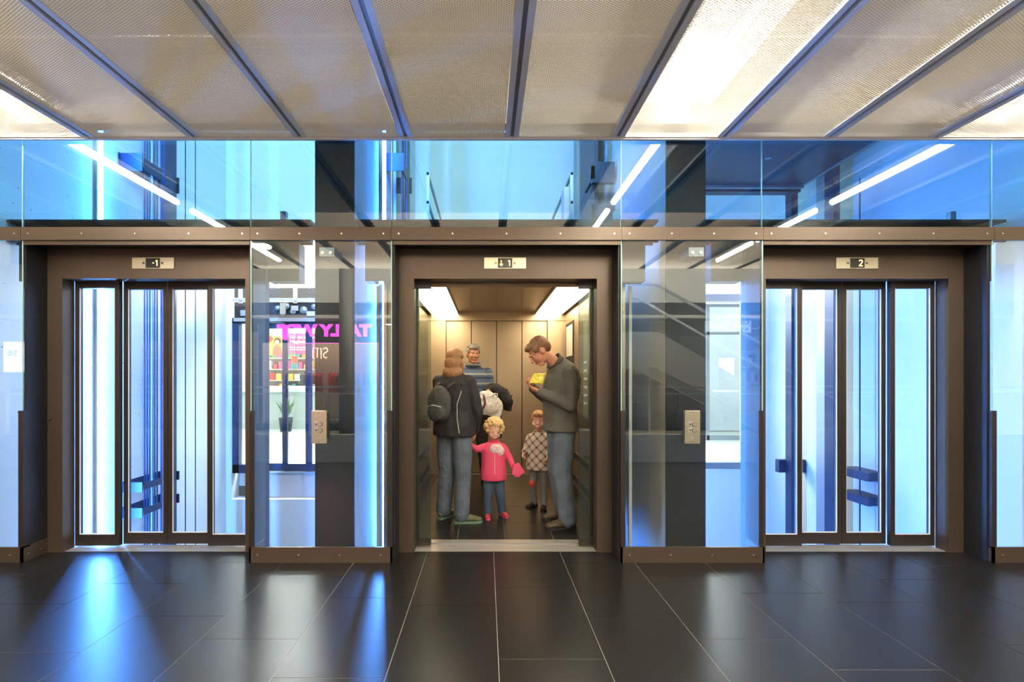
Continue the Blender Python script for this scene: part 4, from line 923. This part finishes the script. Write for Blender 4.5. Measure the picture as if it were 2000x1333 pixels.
# smiling man in the striped polo
J = dict(torso=[((0, .0, .86), .165, .12), ((0, .0, .97), .17, .125), ((0, 0, 1.10), .16, .12), ((0, 0, 1.25), .18, .125), ((0, .0, 1.37), .19, .115), ((0, .0, 1.445), .15, .085), ((0, -.01, 1.49), .068, .062)],
         head=(0, -.035, 1.625), hrot=(12, 4, 3), hk=1.0, shl=(.185, 0, 1.40), shr=(-.185, 0, 1.40), ell=(.245, -.02, 1.13), elr=(-.23, .0, 1.12),
         wrl=(.16, -.34, 1.175), wrr=(-.22, -.16, .95), hdl=((-.45, -.6, -.55), (-.5, .3, -.8)), hdr=((0, -.5, -.8), (.8, 0, 0)), curl=.8,
         hpl=(.09, 0, .88), hpr=(-.09, 0, .88), knl=(.12, -.02, .48), knr=(-.10, -.02, .48), anl=(.16, .0, .09), anr=(-.10, .0, .09), fdl=(.4, -1), fdr=(-.2, -1))
r, H, hk, tp = dressed('person', 'smiling grey-haired man in a blue striped polo shirt near the rear lift door', (-.165, 6.08), 6, J, 1.0, 'skin_ruddy', (1.08, 1.02, 'polo_shirt'), (1.04,), 'polo', 'trousers_black', .93, shoes=(.28, 'jacket_black', 'rubber'), brow='hair_grey', sleeves=False)
bm = bmesh.new()
for c, q in (((0, .030, .048), (.082, .092, .078)), ((0, .055, .010), (.074, .060, .066)), ((0, -.045, .086), (.062, .050, .032)), ((.064, -.01, .045), (.020, .045, .035)), ((-.064, -.01, .045), (.020, .045, .035))): hell(bm, H, c, q, hk)
for q_ in range(46):
    a = R.uniform(0, 2*PI); e = R.uniform(.35, 1.5); p_ = (.078*math.cos(a)*math.cos(e), .01 + .088*math.sin(a)*math.cos(e), .052 + .078*math.sin(e)); hell(bm, H, p_, (.016, .016, .013), hk)
solid('hair', bm, 'hair_grey', r, .0055, 2, .003, 50)
ct_ = thing('coat', 'black coat hanging over the forearm of the man in the striped polo', 'coat', (.085, 5.86, 1.10))
bm = bmesh.new(); loft(bm, [(-.10, .02, .08), (0, -.02, .10), (.11, -.01, .05), (.18, 0, -.06), (.17, .02, -.16)], [(.06, .07), (.075, .08), (.07, .085), (.06, .07), (.03, .05)], (0, 1, 0), 14)
loft(bm, [(-.02, .0, .06), (-.01, .01, -.10), (.03, .02, -.30), (.06, .03, -.50)], [(.09, .05), (.10, .045), (.085, .04), (.05, .03)], X1, 14); loft(bm, [(.10, 0, .02), (.20, -.02, -.02), (.235, -.02, .03)], [.04, .03, .008], None, 10)
solid('cloth', bm, 'jacket_black', ct_, .008, 3, .014, 12)
bg = thing('plastic_bag', 'white plastic carrier bag with purple print held by the man in the polo', 'bag', (.025, 5.68, 1.03)); bg.rotation_euler = (0, math.radians(16), 0)
bm = bmesh.new(); ell(bm, (.01, 0, 0), (.165, .05, .125)); bx(bm, -.15, .18, -.02, .02, -.13, .0); ell(bm, (-.03, 0, .10), (.10, .03, .05)); solid('bag_body', bm, 'bag_white', bg, .007, 3, .012, 13)
bm = bmesh.new(); loft(bm, [(-.085 + .05*math.sin(t_*PI/8), -.056 + .010*abs(t_-4)/4, .09 - .027*t_) for t_ in range(9)], [(.012, .003)]*9, X1, 8); obj('purple_print', bm, 'bag_purple', bg, True)
bm = bmesh.new(); loft(bm, [(.02, -.03, .10), (.04, -.04, .14), (.07, -.04, .145), (.085, -.03, .10)], [.008]*4, None, 8); obj('bag_handle', bm, 'bag_white', bg, True)
# toddler in pink
k = .50
J = dict(torso=[((0, .0, .36), .098, .085), ((0, .0, .42), .10, .088), ((0, 0, .50), .094, .082), ((0, 0, .58), .092, .078), ((0, .0, .655), .092, .070), ((0, .0, .70), .07, .055), ((0, -.0, .725), .04, .04)],
         head=(0, -.03, .835), hrot=(8, 20, 6), hk=.86, shl=(.088, 0, .665), shr=(-.088, 0, .665), ell=(.150, -.03, .57), elr=(-.165, -.01, .655),
         wrl=(.190, -.07, .475), wrr=(-.235, -.01, .70), hdl=((.3, -.2, -.9), (-.9, 0, -.2)), hdr=((-.5, 0, .8), (.5, -.7, 0)), curl=.7,
         hpl=(.05, 0, .37), hpr=(-.05, 0, .37), knl=(.06, -.02, .20), knr=(-.055, -.02, .20), anl=(.085, .03, .045), anr=(-.06, -.02, .045), fdl=(.45, -1), fdr=(-.05, -1))
r, H, hk, tp = dressed('person', 'blond curly toddler in a pink jacket and jeans in the middle of the lift', (.075, 4.66), 4, J, .52, 'skin_child', (1.28, 1.24, 'jacket'), (1.3,), 'pink_coat', 'denim_dark', .355, child=True, shoes=(.15, 'shoe_red', 'pack_pink'), brow='hair_blond')
bm = bmesh.new()
hell(bm, H, (0, .03, .045), (.084, .095, .082), hk); hell(bm, H, (0, .06, -.02), (.080, .055, .07), hk)
for q_ in range(220):
    a = R.uniform(0, 2*PI); e = R.uniform(-.55, 1.5); x_, y_ = math.cos(a)*math.cos(e), math.sin(a)*math.cos(e)
    if y_ < -.5 and e < .55: continue
    s_ = R.uniform(.014, .026); hell(bm, H, (.100*x_, .018 + .106*y_, .032 + .100*math.sin(e)), (s_, s_, s_*.8), hk)
solid('hair', bm, 'hair_blond', r, .0045, 1, .003, 50)
bm = bmesh.new(); ell(bm, (.015, -.075, .665), (.065, .03, .05)); ell(bm, (.05, -.07, .64), (.05, .03, .045)); solid('scarf', bm, 'pale_pink', r, .006, 2, .006, 30)
bm = bmesh.new(); prism(bm, [(-.03, .02), (.03, .035), (.085, -.05), (.02, -.10), (-.04, -.07)], -.02, .02)
sc_ = solid('pink_bag', bm, 'pink_coat', None, .006, 3, .005, 25); sc_.location = (.285, 4.56, .50); tag(sc_, 'small pink cloth bag in the hand of the blond toddler', 'bag')
bm = bmesh.new(); loft(bm, [(0, -.105, .39), (0, -.115, .50), (0, -.10, .62)], [.003]*3, None, 6); obj('zip', bm, 'pale_pink', r)
# boy in the plaid coat
J = dict(torso=[((0, .0, .40), .110, .095), ((0, .0, .47), .11, .09), ((0, 0, .56), .10, .085), ((0, 0, .65), .10, .08), ((0, .0, .715), .098, .072), ((0, .0, .76), .075, .058), ((0, -.0, .785), .042, .042)],
         head=(0, -.02, .895), hrot=(10, 6, 0), hk=.86, shl=(.095, 0, .72), shr=(-.095, 0, .72), ell=(.14, -.02, .60), elr=(-.135, -.02, .60),
         wrl=(.12, -.10, .56), wrr=(-.135, -.09, .575), hdl=((0, -.6, -.7), (-.8, 0, 0)), hdr=((.0, -.6, -.7), (.8, 0, 0)), curl=.8,
         hpl=(.05, 0, .42), hpr=(-.05, 0, .42), knl=(.055, -.02, .24), knr=(-.055, -.02, .24), anl=(.06, -.02, .05), anr=(-.06, .03, .05), fdl=(.1, -1), fdr=(-.5, -1))
r, H, hk, tp = dressed('person', 'small ginger child in a plaid coat half hidden behind the man in grey', (.545, 4.97), -22, J, .54, 'skin_child', (1.22, 1.16, 'coat'), (1.0,), 'plaid', 'trouser_grey', .40, child=True, shoes=(.16, 'jacket_black', 'rubber'), brow='hair_ginger')
bm = bmesh.new()
for c, q in (((0, .026, .048), (.083, .094, .080)), ((0, .055, .0), (.078, .060, .075)), ((0, -.050, .084), (.066, .045, .036)), ((.066, -.01, .03), (.020, .045, .045)), ((-.066, -.01, .03), (.020, .045, .045))): hell(bm, H, c, q, hk)
solid('hair', bm, 'hair_ginger', r, .005, 2, .004, 45)
bm = bmesh.new(); cyl(bm, (-.055, -.068, .255), (-.055, -.072, .255), .03); ell(bm, (-.055, -.06, .26), (.028, .012, .03)); obj('knee_patch', bm, 'poster_red', r, True)
# yellow packet in the hands of the man in grey
c = Matrix.Rotation(math.radians(-78), 3, 'Z') @ Vector((.03, -.25, 0))
bm = bmesh.new(); prism(bm, [(-.07, -.045), (.04, -.05), (.075, .045), (-.03, .04)], -.018, .018); o = solid('snack_packet', bm, 'yellow_foil', None, .005, 2, .008, 22)
o.location = (.665 + c.x + .03, 4.40 + c.y - .04, 1.335); tag(o, 'small crumpled yellow packet in the hands of the man in grey', 'packet')
# shop assistant behind the counter at the rear
J = dict(torso=[((0, .0, .86), .165, .12), ((0, .0, .97), .17, .125), ((0, 0, 1.10), .16, .12), ((0, 0, 1.25), .18, .125), ((0, .0, 1.37), .19, .115), ((0, .0, 1.445), .15, .085), ((0, -.01, 1.49), .068, .062)],
         head=(0, -.06, 1.62), hrot=(0, 25, 0), hk=1.0, shl=(.185, 0, 1.40), shr=(-.185, 0, 1.40), ell=(.22, -.06, 1.15), elr=(-.22, -.06, 1.15),
         wrl=(.12, -.28, 1.16), wrr=(-.12, -.28, 1.16), hdl=((-.5, -.9, 0), (0, 0, -1)), hdr=((.5, -.9, 0), (0, 0, -1)), curl=.5,
         hpl=(.09, 0, .88), hpr=(-.09, 0, .88), knl=(.10, -.02, .48), knr=(-.10, -.02, .48), anl=(.10, .0, .09), anr=(-.10, .0, .09), fdl=(.2, -1), fdr=(-.2, -1))
r, H, hk, tp = dressed('person', 'dark-haired shop assistant in a dark top leaning over the white counter', (-5.15, 13.95, -.02), 60, J, 1.0, 'skin', (1.1, 1.02, 'jumper'), (1.04,), 'jacket_black', 'trousers_black', .93)
bm = bmesh.new()
for c, q in (((0, .030, .048), (.082, .092, .078)), ((0, .055, .0), (.076, .065, .08)), ((0, -.045, .086), (.062, .050, .032))): hell(bm, H, c, q, hk)
solid('hair', bm, 'hair_print', r, .007, 2)
